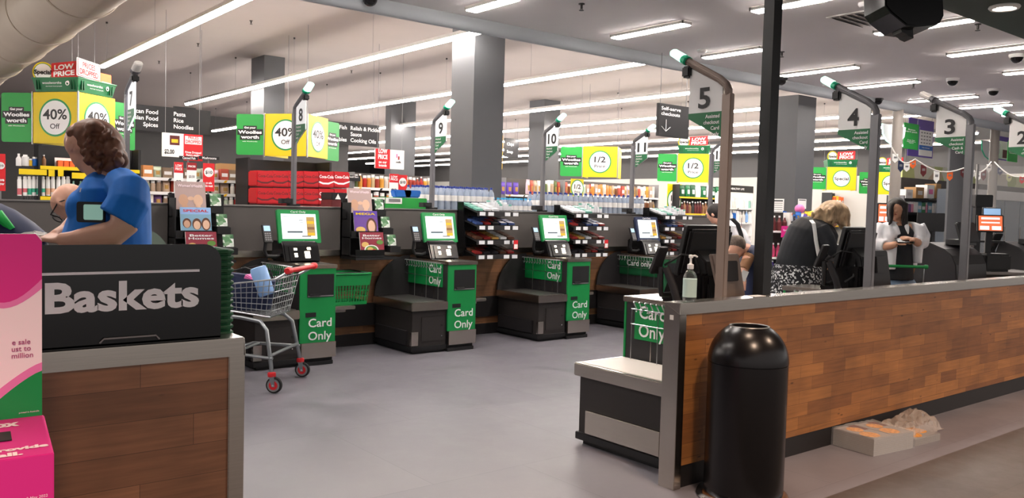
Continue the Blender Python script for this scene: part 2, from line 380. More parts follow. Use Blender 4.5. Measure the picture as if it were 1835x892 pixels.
# the low partition behind the machines: grey panel over timber, steel rail, black skirting
YW, ZW = 7.66, 1.40
mb = MB().bb(-6, 9.95, YW, YW+.16, .98, ZW, 'panelgrey')
mb.bb(-6, 9.95, YW-.01, YW+.17, ZW, ZW+.012, 'steeldull')
for k in range(11): mb.bb(-5.5+k*1.6, -5.494+k*1.6, YW-.004, YW, 1.0, ZW-.01, 'black')
for k in range(11):
    for dx in (-.12, .12): mb.lathe([(.008, 0), (.008, .006)], (-5.5+k*1.6+dx, YW-.006, 1.32), 'black', 10, axis='Y')
struct(mb, 'wall_machines', 'low grey panel wall behind the self service machines')
struct(MB().bb(-6, 9.95, YW+.01, YW+.15, 0, .96, 'woodback'), 'wall_machines_timber', 'timber lower half of the wall behind the machines')
struct(MB().bb(-6, 9.95, YW-.02, YW+.02, .925, .985, 'steel'), 'trim_2', 'steel rail along the low wall', bev=.004)
struct(MB().bb(-6, 9.95, YW-.012, YW+.01, .20, .43, 'skirting').bb(-6, 9.95, YW-.012, YW+.01, 0, .12, 'skirting'), 'baseboard_machines', 'black kick boards below the timber wall')

# timber partitions at the front
def partition(name, label, x0, x1, woodmat, endleft, endright):
    t = thing(name, label, 'counter', ((x0+x1)/2, 2.87, 0)); hw = (x1-x0)/2; Zt = .98
    a = -hw+(.045 if endleft else 0); b = hw-(.045 if endright else 0)
    MB().bb(a, b, -.046, .046, .12, Zt-.03, woodmat).build('timber_panel', t)
    mb = MB().bb(-hw, hw, -.055, .055, Zt-.06, Zt, 'steel')
    if endleft: mb.bb(-hw, -hw+.055, -.055, .055, 0, Zt-.06, 'steel')
    if endright: mb.bb(hw-.055, hw, -.055, .055, 0, Zt-.06, 'steel')
    mb.build('steel_frame', t, bev=.003)
    MB().bb(a, b, -.04, .04, 0, .12, 'skirting').build('kick_board', t)
    return t
partition('timber_partition', 'timber clad partition with steel edge under the black basket holder', -2.2, 1.085, 'woodleft', False, True)
pr = partition('timber_partition', 'long timber clad partition with steel edge behind the black bin', 3.375, 12.4, 'woodright', True, False)
MB().bb(-.012, .012, -.002, 0, .03, .055, 'offwhite').build('sticker', pr, loc=(-4.5117, 0, .86)).rotation_euler = (0, 0, -pi/2)

# lights
def tube_light(name, label, group, x, y0, y1, z, ceil, w=.085):
    t = thing(name, label, 'light', (x, y0, z), 0, group); L = y1-y0
    if ceil < z+.1:                                     # recessed: flat lamps flush in a white lip
        mb = MB()
        for a, b in ((-w/2-.012, -w/2), (w/2, w/2+.012)): mb.bb(a, b, -.012, L+.012, .0, .03, 'offwhite')
        for a, b in ((-.012, 0), (L, L+.012)): mb.bb(-w/2-.012, w/2+.012, a, b, .0, .03, 'offwhite')
        mb.build('housing', t)
        for a, b in ((0, L*.49), (L*.51, L)): MB().bb(-w/2, w/2, a, b, -.009, .006, 'tube').build('lamp', t)
        return t
    MB().bb(-w/2-.008, w/2+.008, -.02, L+.02, .03, .085, 'offwhite').build('housing', t)
    MB().prism([(-w/2, .03), (w/2, .03), (w/2, 0), (w*.3, -.018), (-w*.3, -.018), (-w/2, 0)], (0, 0, 0), X_, Z_, (0, L, 0), 'tube').build('diffuser', t)
    if ceil > z+.1:
        for k in range(max(2, int(L/2.4))):
            yy = .3+k*(L-.6)/max(1, int(L/2.4)-1)
            w_ = MB().tube([(0, yy, .08), (0, yy, ceil-z)], .002, 'greyplastic', 5)
            w_.lathe([(.02, -.03), (.02, 0)], (0, yy, ceil-z), 'dark', 8); w_.build('hanger', t)
    return t
rows = [(3.9, 7.6, 17.4, 'row seen first at the top left above sign seven'), (7.05, 9.25, 22.5, 'row that crosses in front of the big central column'), (10.45, 9.4, 30.4, 'third row, passing behind the big central column'),
        (13.7, 11.3, 30, 'fourth row, just above the self serve arrow sign'), (16.8, 10.5, 31, 'fifth row of the store'), (19.4, 10.5, 46, 'sixth row of the store'), (22.2, 10.5, 46, 'seventh row of the store'), (25.2, 10.5, 46, 'eighth row of the store'), (28.2, 10.5, 46, 'farthest row of the store')]
for x, y0, y1, lb in rows:
    tube_light('pendant_light', 'long white pendant tube light, '+lb, 'pendant lights over the aisles', x, y0, y1, 3.9, ZH)
rec = [((842, 17), (925, -4), 'left most, beside the rounded bulkhead'), ((1095, 65), (1237, 43), 'left of the tall black post, the long nearest one'), ((1262, 102), (1368, 87), 'passing behind the tall black post'), ((1405, 8), (1480, -3), 'at the top edge right of the black post'),
       ((1400, 134), (1538, 119), 'just above the lit arm of sign four'), ((1568, 58), (1745, 35), 'passing below the hanging black box'), ((1515, 157), (1648, 145), 'right of the lit arm of sign four'), ((1700, 98), (1860, 80), 'cut by the right edge, the upper one'),
       ((1628, 181), (1752, 172), 'above the arm of sign three'), ((1718, 192), (1815, 187), 'right above the bend of sign three'), ((1800, 131), (1900, 122), 'cut by the right edge, the lower one'), ((1572, 210), (1668, 205), 'between the round column and sign four'), ((1795, 206), (1880, 202), 'behind the green lamp at the right edge')]
for a, b, lb in rec:
    p, q = at(*a, Z=ZL-.02), at(*b, Z=ZL-.02)
    tube_light('recessed_light', 'white twin tube ceiling light, '+lb, 'twin tube lights in the low ceiling', (p.x+q.x)/2, min(p.y, q.y), max(p.y, q.y), ZL-.032, ZL, .12)

for x, y0, lb in ((.6, 4.0, 'over the entrance, left'), (.6, 5.8, 'over the left machines'), (3.7, 3.9, 'over the entrance gap'), (3.7, 5.7, 'over the trolley'), (6.8, 3.8, 'over checkout four'), (-2.4, 4.9, 'far left over the service desk')):  # fill lamps added above the frame to brighten the sign panels
    tube_light('recessed_light', 'added out of view twin tube fill light '+lb, 'twin tube lights in the low ceiling', x, y0, y0+1.1, ZL-.032, ZL, .12)
tube_light('pendant_light', 'added pendant tube fill light, out of view beyond the air ducts', 'pendant lights over the aisles', -1.2, 7.6, 17.4, 3.0, ZH)  # extra unseen row, added to light the left faces of the signs
# ceiling fittings
def fit(px, py, z): return at(px, py, Z=z)
for px, py, lb in ((1400, 146, 'beside the top of the tall black post'), (1707, 147, 'between the rows of lights above sign three'), (1780, 165, 'above the second round column'), (1822, 105, 'near the right edge'), (1505, 168, 'behind the arm of sign four'), (1573, 182, 'above the bend of sign four'), (663, 1, 'at the top of the rounded bulkhead')):
    q = fit(px, py, ZL-.05); t = thing('dome_camera', 'black dome camera on the low ceiling, '+lb, 'camera', (q.x, q.y, ZL), 0, 'dome cameras')
    MB().lathe([(.085, 0), (.085, -.025), (.07, -.04)], (0, 0, 0), 'white' if px in (1707, 1780, 1822) else 'black', 24).build('base', t, smooth=True)
    MB().lathe([(.07, -.035), (.066, -.06), (.05, -.085), (.025, -.1), (.004, -.104)], (0, 0, 0), 'blackgloss', 24).build('dome', t, smooth=True)
for px, py, z, lb in ((1042, 16, ZL, 'low ceiling, right of the big column'), (1752, 52, ZL, 'low ceiling by the green soffit'), (1637, 156, ZL, 'low ceiling by the round column'), (1401, 100, ZL, 'low ceiling right of the black post'), (450, 42, ZH, 'high ceiling above the long light'), (355, 82, ZH, 'high ceiling left of the light'), (285, 113, ZH, 'high ceiling above sign seven'), (630, 130, ZH, 'high ceiling left of the column')):
    q = fit(px, py, z-.05); t = thing('sprinkler', 'small dark sprinkler head hanging from the '+lb, 'sprinkler', (q.x, q.y, z), 0, 'sprinkler heads')
    MB().lathe([(.03, 0), (.03, -.008), (.012, -.01), (.012, -.05)], (0, 0, 0), 'dark', 12).lathe([(.024, -.062), (.024, -.066)], (0, 0, 0), 'dark', 12).tube([(-.012, 0, -.05), (-.012, 0, -.062)], .003, 'dark', 5).tube([(.012, 0, -.05), (.012, 0, -.062)], .003, 'dark', 5).build('head', t)
for px, py, lb in ((1258, 92, 'flat beige smoke detector left of the black post'), (1480, 152, 'white smoke detector near sign four'), (1550, 9, 'white smoke detector left of the hanging black box')):
    q = fit(px, py, ZL-.02); tag(MB().lathe([(.06, 0), (.06, -.02), (.045, -.04), (.02, -.045)], (0, 0, 0), 'white', 24).build('smoke_detector', smooth=True, loc=(q.x, q.y, ZL)), lb, 'detector')
# ceiling vent and the hanging black box
q = fit(1560, 30, ZL)
t = thing('ceiling_vent', 'square slatted ceiling vent beside the hanging black box', 'vent', (q.x, q.y, ZL))
MB().bb(-.3, .3, -.3, .3, -.012, 0, 'offwhite').build('frame', t, bev=.004)
mb = MB()
for k in range(7): mb.box((0, -.24+k*.08, -.02), (.52, .05, .006), 'dark', rx=.5)
mb.build('slats', t)
q = at(1612, 22, D=4.3)
t = thing('hanging_speaker', 'black box shaped device hanging from the ceiling above sign four', 'speaker', (q.x, q.y, q.z), -YAW)
mb = MB().prism([(-.14, .16), (.145, .16), (.165, -.04), (.145, -.085), (.03, -.10), (-.02, -.095), (-.10, -.035), (-.13, 0)], (0, -.13, 0), X_, Z_, (0, .26, 0), 'blackgloss')
mb.build('body', t, bev=.008)
MB().prism([(-.015, -.09), (.05, -.095), (.055, -.14), (.03, -.13), (.02, -.12), (-.005, -.11)], (0, -.05, 0), X_, Z_, (0, .1, 0), 'black').build('foot', t)
MB().tube([(0, 0, .15), (0, 0, ZL-q.z)], .02, 'black', 12).lathe([(.06, 0), (.06, -.02)], (0, 0, ZL-q.z), 'black', 16).build('mount', t)

# tall black square post
p = at(1376, 525, Y=2.95)
t = tag(MB().bb(-.04, .04, 0, .07, 0, ZL, 'black').bb(-.06, .06, 0, .07, 0, .012, 'black').build('square_post', loc=(p.x-.045, 2.928, 0)), 'tall black square steel post behind the long timber partition', 'post')

# air ducts at the top left: pipes along the aisles, their lower right edges where the photo shows them
def duct(px, py, R, zc, label, y0, n):
    d = ray(px, py); al = math.atan2(d.z, d.x); tt = (zc-HC-R*cos(al))/sin(al); xc = tt*cos(al)-R*sin(al)
    t = thing('air_duct', label, 'duct', (xc, y0, zc)); L = 26-y0
    MB().lathe([(R, 0), (R, L)], (0, 0, 0), 'duct', 44, axis='Y').build('pipe', t, smooth=True)
    for k in range(n):
        mb = MB(); ring(mb, (0, .4+k*L/n, 0), X_, Z_, R+.004, .016, 'duct', 44); mb.build('seam', t, smooth=True)
    ar = al-pi/2
    for k in range(4):
        c = Vector((cos(ar+.25)*R*.98, 1.6+k*3.6, sin(ar+.25)*R*.98))
        MB().prism([(-.05, -.06), (.42, .34), (.42, .0+.36), (.10, .36), (-.05, .1)], c, X_, Z_, (0, .03, 0), 'duct').build('bracket', t)
    return t
duct(195, 22, .42, 3.78, 'fat beige round air duct along the ceiling at the top left', 7.6, 9)
duct(30, 10, .30, 4.3, 'second beige air duct at the very top left corner', 7.6, 5)
# ---------------------------------------------------------------- self service machines
M('screenpic', '#a98a55', .4, emit=.18); M('screentext', '#41505a', .5); M('finegreen', '#5d6b60', .5)
def make_sco(name, label, loc, my=1, col='green', frame='green', shelf=True, plain=False, small=False):
    """origin at the front left floor corner; my=-1 turns the working side to the aisle beyond"""
    t = thing(name, label, 'checkout', loc, 0, 'self service checkouts')
    def bb(mb, x0, x1, y0, y1, z0, z1, mat): return mb.bb(x0, x1, my*y0, my*y1, z0, z1, mat)
    fv = X_*my                                           # reading direction on the front face
    # bagging unit
    mb = MB(); bb(mb, .015, .41, .02, .74, .06, .425, 'dark'); bb(mb, .035, .41, .04, .74, 0, .06, 'black'); bb(mb, .0, .41, .005, .74, .03, .075, 'black'); mb.build('bagging_cabinet', t, bev=.003)
    mb = MB(); bb(mb, -.012, .41, -.012, .745, .425, .505, 'steel'); mb.build('bagging_tray', t, bev=.006)
    mb = MB(); bb(mb, .02, .39, .025, .70, .505, .508, 'steeldull' if my > 0 else 'offwhite'); mb.build('tray_plate', t)
    mb = MB(); bb(mb, -.012, .015, .10, .70, .085, .225, 'charcoal' if my > 0 else 'steel')
    if my > 0: bb(mb, -.012, .07, -.01, .02, .085, .225, 'steel')
    mb.build('bumper_plate', t, bev=.003)
    mb = MB(); bb(mb, .12, .385, .012, .02, .12, .36, 'dark'); mb.build('cabinet_door', t)
    mb = MB(); bb(mb, .345, .365, .008, .014, .26, .28, 'black'); mb.lathe([(.006, 0), (.006, .006)], (.35, my*.006, .165), 'chrome', 10, axis='Y'); mb.build('door_lock', t)
    # main cabinet
    mb = MB(); bb(mb, .415, .75, .015, .76, .20, .865, 'charcoal'); bb(mb, .425, .74, .02, .74, .03, .20, 'black'); bb(mb, .415, .735, -.01, .7, .0, .035, 'black'); mb.build('machine_cabinet', t, bev=.003)
    mb = MB(); bb(mb, .412, .755, -.003, .016, .205, .865, col); mb.build('front_door', t, bev=.002)
    mb = MB(); bb(mb, .425, .76, -.014, .012, .065, .205, 'steel'); mb.build('kick_plate', t, bev=.003)
    mb = MB(); bb(mb, .405, .765, -.012, .765, .865, .90, 'steel'); mb.build('machine_top', t, bev=.004)
    mb = MB(); bb(mb, .48, .735, -.006, .0, .61, .815, 'black'); bb(mb, .485, .73, -.008, -.005, .615, .625, 'greyplastic'); mb.build('cash_recess', t)
    mb = MB(); bb(mb, .50, .60, -.03, -.004, .625, .64, 'charcoal'); mb.build('receipt_tray', t, bev=.003)
    mb = MB(); bb(mb, .465, .565, -.006, 0, .435, .475, 'black'); mb.build('door_slot', t)
    if not plain:
        text(['Card', 'Only'] if not small else ['Card'], (.605, -my*.006, .325 if not small else .40), fv, Z_, .075 if not small else .05, 'textwhite', t, width=.225, bold=.012, gap=1.55)
    # green bag rack panel with its wires on the side
    mb = MB(); bb(mb, .404, .414, .10, .755, .635, .865, col); mb.build('rack_panel', t)
    mb = MB(); bb(mb, .402, .404, .24, .245, .51, .635, 'steel'); bb(mb, .402, .404, .46, .465, .51, .635, 'steel'); mb.build('panel_joint', t)
    y_t = .225 if not small else .40
    text(['Card', 'Only'] if not small else ['Card only'], (.4, my*(y_t if my > 0 else .25), .755 if not small else .79), -Y_, Z_, .078 if not small else .07, 'textwhite', t, width=.22 if not small else .42, bold=.015, gap=1.5)
    mb = MB(); wx = .365
    for zz, xx in ((.83, wx), (.735, wx)): mb.tube([(.40, my*.10, zz), (xx, my*.105, zz), (xx, my*.75, zz), (.40, my*.755, zz)], .0035, 'wire', 6)
    for k in range(14):
        y = .12+k*.047
        mb.tube([(.40, my*y, .872)]+[(.385-.024*sin(pi*j/6)-.002*j, my*(y+.004*j), .872+.022*sin(pi*j/6)-.007*j) for j in range(1, 7)]+[(wx-.004, my*(y+.03), .815)], .0045, 'wire', 6)
    for y in (.11, .33, .55, .745): mb.tube([(wx, my*y, .83), (wx, my*y, .51)], .003, 'wire', 6)
    mb.build('wire_rack', t, smooth=True)
    # scanner tower
    mb = MB().prism([(.30*my, .90), (.62*my, .90), (.62*my, 1.09), (.40*my, 1.09), (.36*my, 1.05)], (.405, 0, 0), Y_, Z_, (.35, 0, 0), 'blackgloss'); mb.build('scanner_tower', t, bev=.012)
    mb = MB().prism([(.302*my, .915), (.355*my, 1.04), (.35*my, 1.04), (.297*my, .915)], (.455, 0, 0), Y_, Z_, (.25, 0, 0), 'blackgloss'); mb.build('scanner_glass', t)
    for x0, z0, z1, ww in ((.60, .94, 1.0, .05), (.50, .95, .985, .028), (.63, 1.015, 1.035, .035), (.50, 1.01, 1.03, .03)):
        mb = MB(); f = lambda z: my*(.297+(z-.915)*.424-.004)
        mb.prism([(f(z0), z0), (f(z1), z1), (f(z1)-.003*my, z1), (f(z0)-.003*my, z0)], (x0, 0, 0), Y_, Z_, (ww, 0, 0), 'scanlight'); mb.build('scanner_light', t)
    # screen
    tilt = radians(-13)*my; C0 = Vector((.60, .45*my, 1.225)); u = X_*my; v = Vector((0, sin(radians(13))*my, cos(radians(13)))); w = u.cross(v)
    mb = MB().prism(rrect(.42, .315, .012), C0-w*.03, u, v, w*.03, frame, frame); scr = mb.build('screen', t, bev=.003)
    mb = MB().prism([(-.172, -.118), (.172, -.118), (.172, .118), (-.172, .118)], C0, u, v, w*.001, 'screenwhite')
    mb.prism([(.075, -.09), (.155, -.09), (.155, .09), (.075, .09)], C0+w*.001, u, v, w*.0006, 'screenpic')
    for k in range(3): mb.prism([(.08, -.085+k*.055), (.15, -.085+k*.055), (.15, -.06+k*.055), (.08, -.06+k*.055)], C0+w*.0016, u, v, w*.0004, 'brown' if k % 2 else 'amber')
    mb.prism([(-.12, -.06), (.03, -.06), (.03, -.045), (-.12, -.045)], C0+w*.001, u, v, w*.0006, 'screentext')
    for a, b_, c_, d_ in ((-.15, .09, .06, .004), (.0, .055, .04, .006), (.01, .035, .03, .004), (-.14, .02, .02, .003), (.02, -.1, .09, .012)): mb.prism([(a, b_), (a+c_, b_), (a+c_, b_+d_), (a, b_+d_)], C0+w*.001, u, v, w*.0006, 'greyplastic')
    mb.build('display', scr)
    text('Card Only', C0+v*.138+w*.002, u, v, .018, 'textwhite', scr, width=.15, bold=.01)
    text('card assist only', C0-v*.139+w*.002, u, v, .006, 'textwhite', scr, width=.08, bold=0)
    mb = MB().prism([(-.20, -.15), (.20, -.15), (.20, .14), (-.20, .14)], C0-w*.031, u, v, -w*.035, 'black')
    mb.box(C0-w*.06-v*.12, (.16, .05, .14), 'black'); mb.build('screen_housing', scr, bev=.015)
    # payment terminal on its arm
    px_ = .27; pc = Vector((px_, .40*my, 1.16)); pv = Vector((0, .38*my, .92)).normalized(); pw = u.cross(pv)
    mb = MB().tube([(.44, .42*my, .97), (.36, .41*my, .95), (.28, .42*my, .955), (.262, .43*my, 1.0), (px_, .42*my, 1.12)], .016, 'black', 8); arm = mb.build('terminal_arm', t, smooth=True)
    mb = MB().prism(rrect(.082, .175, .012), pc-pw*.012, u, pv, pw*.024, 'charcoal'); pin = mb.build('payment_terminal', t, bev=.004)
    MB().prism([(-.03, .02), (.03, .02), (.03, .07), (-.03, .07)], pc+pw*.012, u, pv, pw*.001, 'screenblue').build('terminal_screen', pin)
    mb = MB()
    for i in range(3):
        for j in range(4): mb.prism([(-.029+i*.021, -.07+j*.02), (-.013+i*.021, -.07+j*.02), (-.013+i*.021, -.058+j*.02), (-.029+i*.021, -.058+j*.02)], pc+pw*.012, u, pv, pw*.002, 'greyplastic')
    mb.build('keypad', pin)
    if shelf:
        # curved dark fin behind the tray and the small steel basket shelf
        arc = [(.0, .5)]+[(.42-.42*cos(radians(a)), .5+.42*sin(radians(a))) for a in range(10, 91, 8)]+[(.42, .5)]
        MB().prism(arc, (0, .74, 0), X_, Z_, (0, .02, 0), 'charcoal').build('curved_fin', t)
        MB().bb(.775, 1.12, .30, .80, .44, .475, 'steel').bb(.83, 1.08, .42, .80, .40, .44, 'steeldull').build('basket_shelf', t, bev=.006)
    return t
SCOX = {7: 1.17, 8: 2.73, 9: 4.30, 10: 5.905, 11: 7.50, 12: 9.1}
how = {7: 'green self service checkout behind the staff member in the blue shirt', 8: 'green card only self service checkout behind the red handled trolley', 9: 'green card only self service checkout under sign nine', 10: 'green card only self service checkout under sign ten', 11: 'dark green card only self service checkout under sign eleven'}
for n in (8, 9, 10): make_sco('self_service_checkout', how[n], (SCOX[n], 6.885, 0))
t = make_sco('self_service_checkout', how[7], (SCOX[7], 6.885, 0))
MB().prism([(0, 0)]+[(.26*cos(radians(a)), .26*sin(radians(a))) for a in range(0, 91, 9)], (.70, .30, .95), X_, Z_, (0, .25, 0), 'finegreen').build('side_hood', t, bev=.01)
make_sco('self_service_checkout', how[11], (SCOX[11], 6.885, 0), col='darkgreen', frame='navy', small=True)
# two machines backed against the front partition
def near_sco(x0, label, spine, full):
    t = make_sco('self_service_checkout', label, (x0, 3.77, 0), my=-1, shelf=False, frame='black')
    # what their backs show: a hooded screen back, a tapered spine and a cable
    mb = MB().prism([(-.40, .90), (-.66, .90), (-.60, 1.16), (-.52, 1.23), (-.46, 1.20)], (.46, 0, 0), Y_, Z_, (.25, 0, 0), 'black'); mb.build('monitor_column', t, bev=.01)
    mb = MB().prism([(.10, .90), (.34, .90), (.24, 1.21), (-.02, 1.21)], (.42, -.69, 0), X_, Z_, (0, .028, 0), spine)
    sp = mb.build('back_panel', t, bev=.006)
    MB().prism([(.07, 1.05), (.22, 1.05), (.20, 1.17), (.045, 1.17)], (.42, -.692, 0), X_, Z_, (0, -.02, 0), 'charcoal').build('service_box', sp, bev=.004)
    mb = MB().tube([(.30, -.42, 1.13), (.36, -.5, 1.2), (.42, -.55, 1.19), (.45, -.56, 1.1), (.40, -.58, 1.02), (.34, -.55, .98)], .007, 'black', 7); mb.build('cable', t, smooth=True)
    mb = MB().tube([(.32, -.52, .90), (.30, -.5, 1.0), (.28, -.45, 1.12)], .024, 'charcoal', 10); mb.build('terminal_stem', t, smooth=True)
    return t
near_sco(3.555, 'green card only self service checkout at the end of the long timber partition', 'polewarm', True)
near_sco(5.33, 'self service checkout with black screen back beside the blond woman', 'charcoal', False)

# ---------------------------------------------------------------- numbered sign poles
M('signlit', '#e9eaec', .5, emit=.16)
def wide(mb):
    for p in mb.v: p.x *= 1.5
def make_pole(label, loc, num, lines, my, zb, col, lit=True, sgreen='deepgreen', edge='white', cab=.06):
    """vertical pole to the bend, then an arm rising towards -y*my; the number panel hangs below the arm"""
    t = thing('sign_pole', label, 'sign', loc, 0, 'numbered sign poles'); z0 = loc[2]; ZB = zb-z0
    hw = cab/2; g_ = 1.0 if my > 0 else 1.22; d = -my*g_
    mb = MB().bb(-hw*.6, hw*.6, -hw, hw, 0, ZB-.05, col)
    mb.tube([(0, 0, ZB-.06), (0, 0, ZB-.03), (0, d*.012, ZB), (0, d*.05, ZB+.03*g_), (0, d*.255, ZB+.14*g_)], hw*.8, col, 8)
    mb.build('pole', t, bev=.004)
    MB().bb(-.06, .06, -hw-.003, hw+.003, 0, .02, 'black').build('base_plate', t, bev=.004)
    u2 = Vector((0, -my*.865, .5)); 
    mb = MB().tube([Vector((0, d*.245, ZB+.135*g_)), Vector((0, d*.245, ZB+.135*g_))+u2*.03], .028, 'teal' if lit else 'polegrey', 10); wide(mb); mb.build('lamp_collar', t)
    mb = MB().tube([Vector((0, d*.245, ZB+.135*g_))+u2*.03, Vector((0, d*.245, ZB+.135*g_))+u2*.13], [.028, .025], 'glowgreen' if lit else 'offwhite', 10); wide(mb); mb.build('lamp', t, bev=.006, smooth=True)
    MB().bb(-.03, .03, d*.24-.03, d*.24+.03, ZB+.055*g_, ZB+.11*g_, 'black').build('camera_box', t, bev=.01)
    a, b = (d*.05, d*.255) if my > 0 else (d*.03, d*.225)
    k0, k1, k2, k3 = (-.335, -.22, -.165, -.075) if my > 0 else (-.295, -.175, -.145, -.06)
    P = [(a, ZB+k0), (b, ZB+k1), (b, ZB+.10*g_), (a, ZB)]
    w = .012
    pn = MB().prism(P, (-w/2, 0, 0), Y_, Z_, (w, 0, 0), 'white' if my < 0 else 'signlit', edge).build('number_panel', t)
    g = [(a, ZB+k0), (b, ZB+k1), (b, ZB+k2), (a, ZB+k2)]
    MB().prism(g, (-w/2-.002, 0, 0), Y_, Z_, (.002, 0, 0), sgreen).prism(g, (w/2, 0, 0), Y_, Z_, (.002, 0, 0), sgreen).build('green_band', pn)
    text(num, (-w/2-.003, (a+b)/2+d*.005, ZB+k3), -Y_, Z_, .115, 'text', pn, width=.075*len(num) if len(num) > 1 else .085, bold=.025)
    al = 'R' if my < 0 else 'L'
    oy = a+(.012 if my < 0 else -.012)
    mb = MB()
    for i, s in enumerate(lines):
        text(s, (-w/2-.004, oy, ZB+k2-.024-.034*i), -Y_, Z_, .021, 'textwhite', mb=mb, align=al, bold=.012)
    mb.build('small_lettering', pn)
    return t
L4 = ['Assisted', 'checkout', 'Card', 'only']; L3 = ['Assisted', 'checkout', 'Cash &', 'Card']
PX = {n: at(p, 350, Y=7.74).x for n, p in ((7, 227), (8, 526), (9, 774), (10, 972), (11, 1132), (12, 1273))}
for n in range(7, 13):
    lb = 'grey pole with a white and green panel numbered %s and %s lamp' % ({7: 'seven', 8: 'eight', 9: 'nine', 10: 'ten', 11: 'eleven', 12: 'twelve'}[n], 'an unlit' if n == 7 else 'a glowing green')
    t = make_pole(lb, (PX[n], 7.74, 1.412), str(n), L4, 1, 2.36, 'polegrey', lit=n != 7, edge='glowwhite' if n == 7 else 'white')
    if n < 12:
        MB().bb(-.14, -.03, -.05, .04, .02, .07, 'black').bb(-.12, -.05, -.05, -.055, .028, .06, 'charcoal').build('clamp_box', t, bev=.004)
PY = 2.968
for n, px_, py_, ln, col, lit, wd_ in ((5, 1306, 150, L4, 'polewarm', True, 'five'), (4, 1571, 190, L4, 'polegrey', True, 'four'), (3, 1741, 210, L3, 'polegrey', False, 'three'), (2, 1868, 232, L4, 'polegrey', True, 'two')):
    if n < 4: PY = 3.0
    p = at(px_, py_, Y=PY)
    lb = '%s pole with a white and green panel numbered %s and %s lamp' % ('warm grey' if n == 5 else 'grey', wd_, 'a glowing green' if lit else 'an unlit')
    if n == 2: lb = 'sign pole with a glowing green lamp cut off by the right edge'
    make_pole(lb, (p.x, PY, 0), str(n), ln, -1, p.z-.005, col, lit, cab=.062)

# ---------------------------------------------------------------- racks on the low wall
M('tagwhite', '#e4e6ea', .5)
covers = {
 'bodies': cover('cover_bodies', ['#caa592', '#b98d7c', '#d9bdb0', '#a87868', '#c9b0a8'], 14, 1), 'family': cover('cover_family', ['#6d9cc0', '#d8b49a', '#7a4a3c', '#c7d6e2', '#b9786a', '#8fb3cf'], 20, 2),
 'food': cover('cover_food', ['#a33a44', '#c56d5a', '#7d2b3a', '#d9b77c', '#8aa05a', '#b84b5a'], 24, 3), 'mega': cover('cover_mega', ['#6c4aa8', '#d9b8a0', '#8a5f9f', '#e8d9c8', '#a06a4a'], 22, 4),
 'salad': cover('cover_salad', ['#b34a3c', '#d9c27a', '#6f8f4a', '#e2d6b0', '#8a3440', '#c77a50'], 30, 5), 'green': cover('cover_green', ['#5a8a5f', '#cfd8cf', '#7fa37f', '#e8ece8', '#3f6a48'], 26, 6)}
for k, v in list(covers.items()): MATS['cover_'+k] = v
def magazine(x, y, z, w, h, cov, title, tcol, label, grp, tilt=11, band=None, art=()):
    t = thing('magazine', label, 'magazine', (x, y, z), 0, grp)
    a = radians(tilt); v = Vector((0, sin(a), cos(a))); w_ = X_.cross(v)
    MB().prism([(-w/2, 0), (w/2, 0), (w/2, h), (-w/2, h)], (0, 0, 0), X_, v, -w_*.012, cov, 'paper').build('pages', t)
    for nm, a_, b_, ra, rb, mt in art:
        mb = MB(); disc(mb, v*(h*b_)+X_*(w*a_)+w_*.0012*(1+art.index((nm, a_, b_, ra, rb, mt))*.4), X_, v, w*ra, mt, .0004, 24, ry=h*rb); mb.build(nm, t)
    if band: MB().prism([(-w/2, h*.76), (w/2, h*.76), (w/2, h), (-w/2, h)], (0, 0, 0), X_, v, w_*.0008, band).build('title_band', t)
    n = len(title) if isinstance(title, list) else 1
    text(title, v*(h*(.88 if n == 1 else .80))+w_*.003, X_, v, h*.085, tcol, t, width=w*.82, bold=.02)
    MB().prism([(-w*.42, h*.05), (-w*.1, h*.05), (-w*.1, h*.17), (-w*.42, h*.17)], (0, 0, 0), X_, v, w_*.002, 'tagwhite').build('price_tag', t)
    return t
def mag_rack(x0, label, mags, dx=.0):
    t = thing('magazine_rack', label, 'rack', (x0, 7.64, 0)); y = 0
    mb = MB().bb(-.02, .46, -.03, 0, .92, 1.50, 'black').bb(-.02, .47, -.33, 0, .90, .925, 'black').bb(-.02, -.01, -.20, 0, .92, 1.46, 'black').build('frame', t)
    zs = (1.31, 1.13, .95)
    for i, z in enumerate(zs):
        yo = -.10-.10*i
        mb = MB().bb(-.02, .30, yo-.028, yo-.02, z-.01, z+.05, 'wire' if False else 'blackgloss').bb(-.02, .30, yo-.03, 0, z-.02, z-.01, 'black'); mb.build('shelf', t)
        mb = MB().bb(.31+.03*i, .43+.03*i, yo-.02, 0, z+.02, z+.08, 'black').bb(.31+.03*i, .43+.03*i, yo+.02, 0, z+.08, z+.085, 'charcoal'); mb.build('side_step', t, bev=.004)
    return t
def card_pack(x, y, z, label, grp):
    t = thing('card_pack', label, 'packet', (x, y, z), 0, grp)
    MB().box((0, 0, .055), (.095, .012, .11), 'cover_green', rx=-.2).build('pack', t); return t
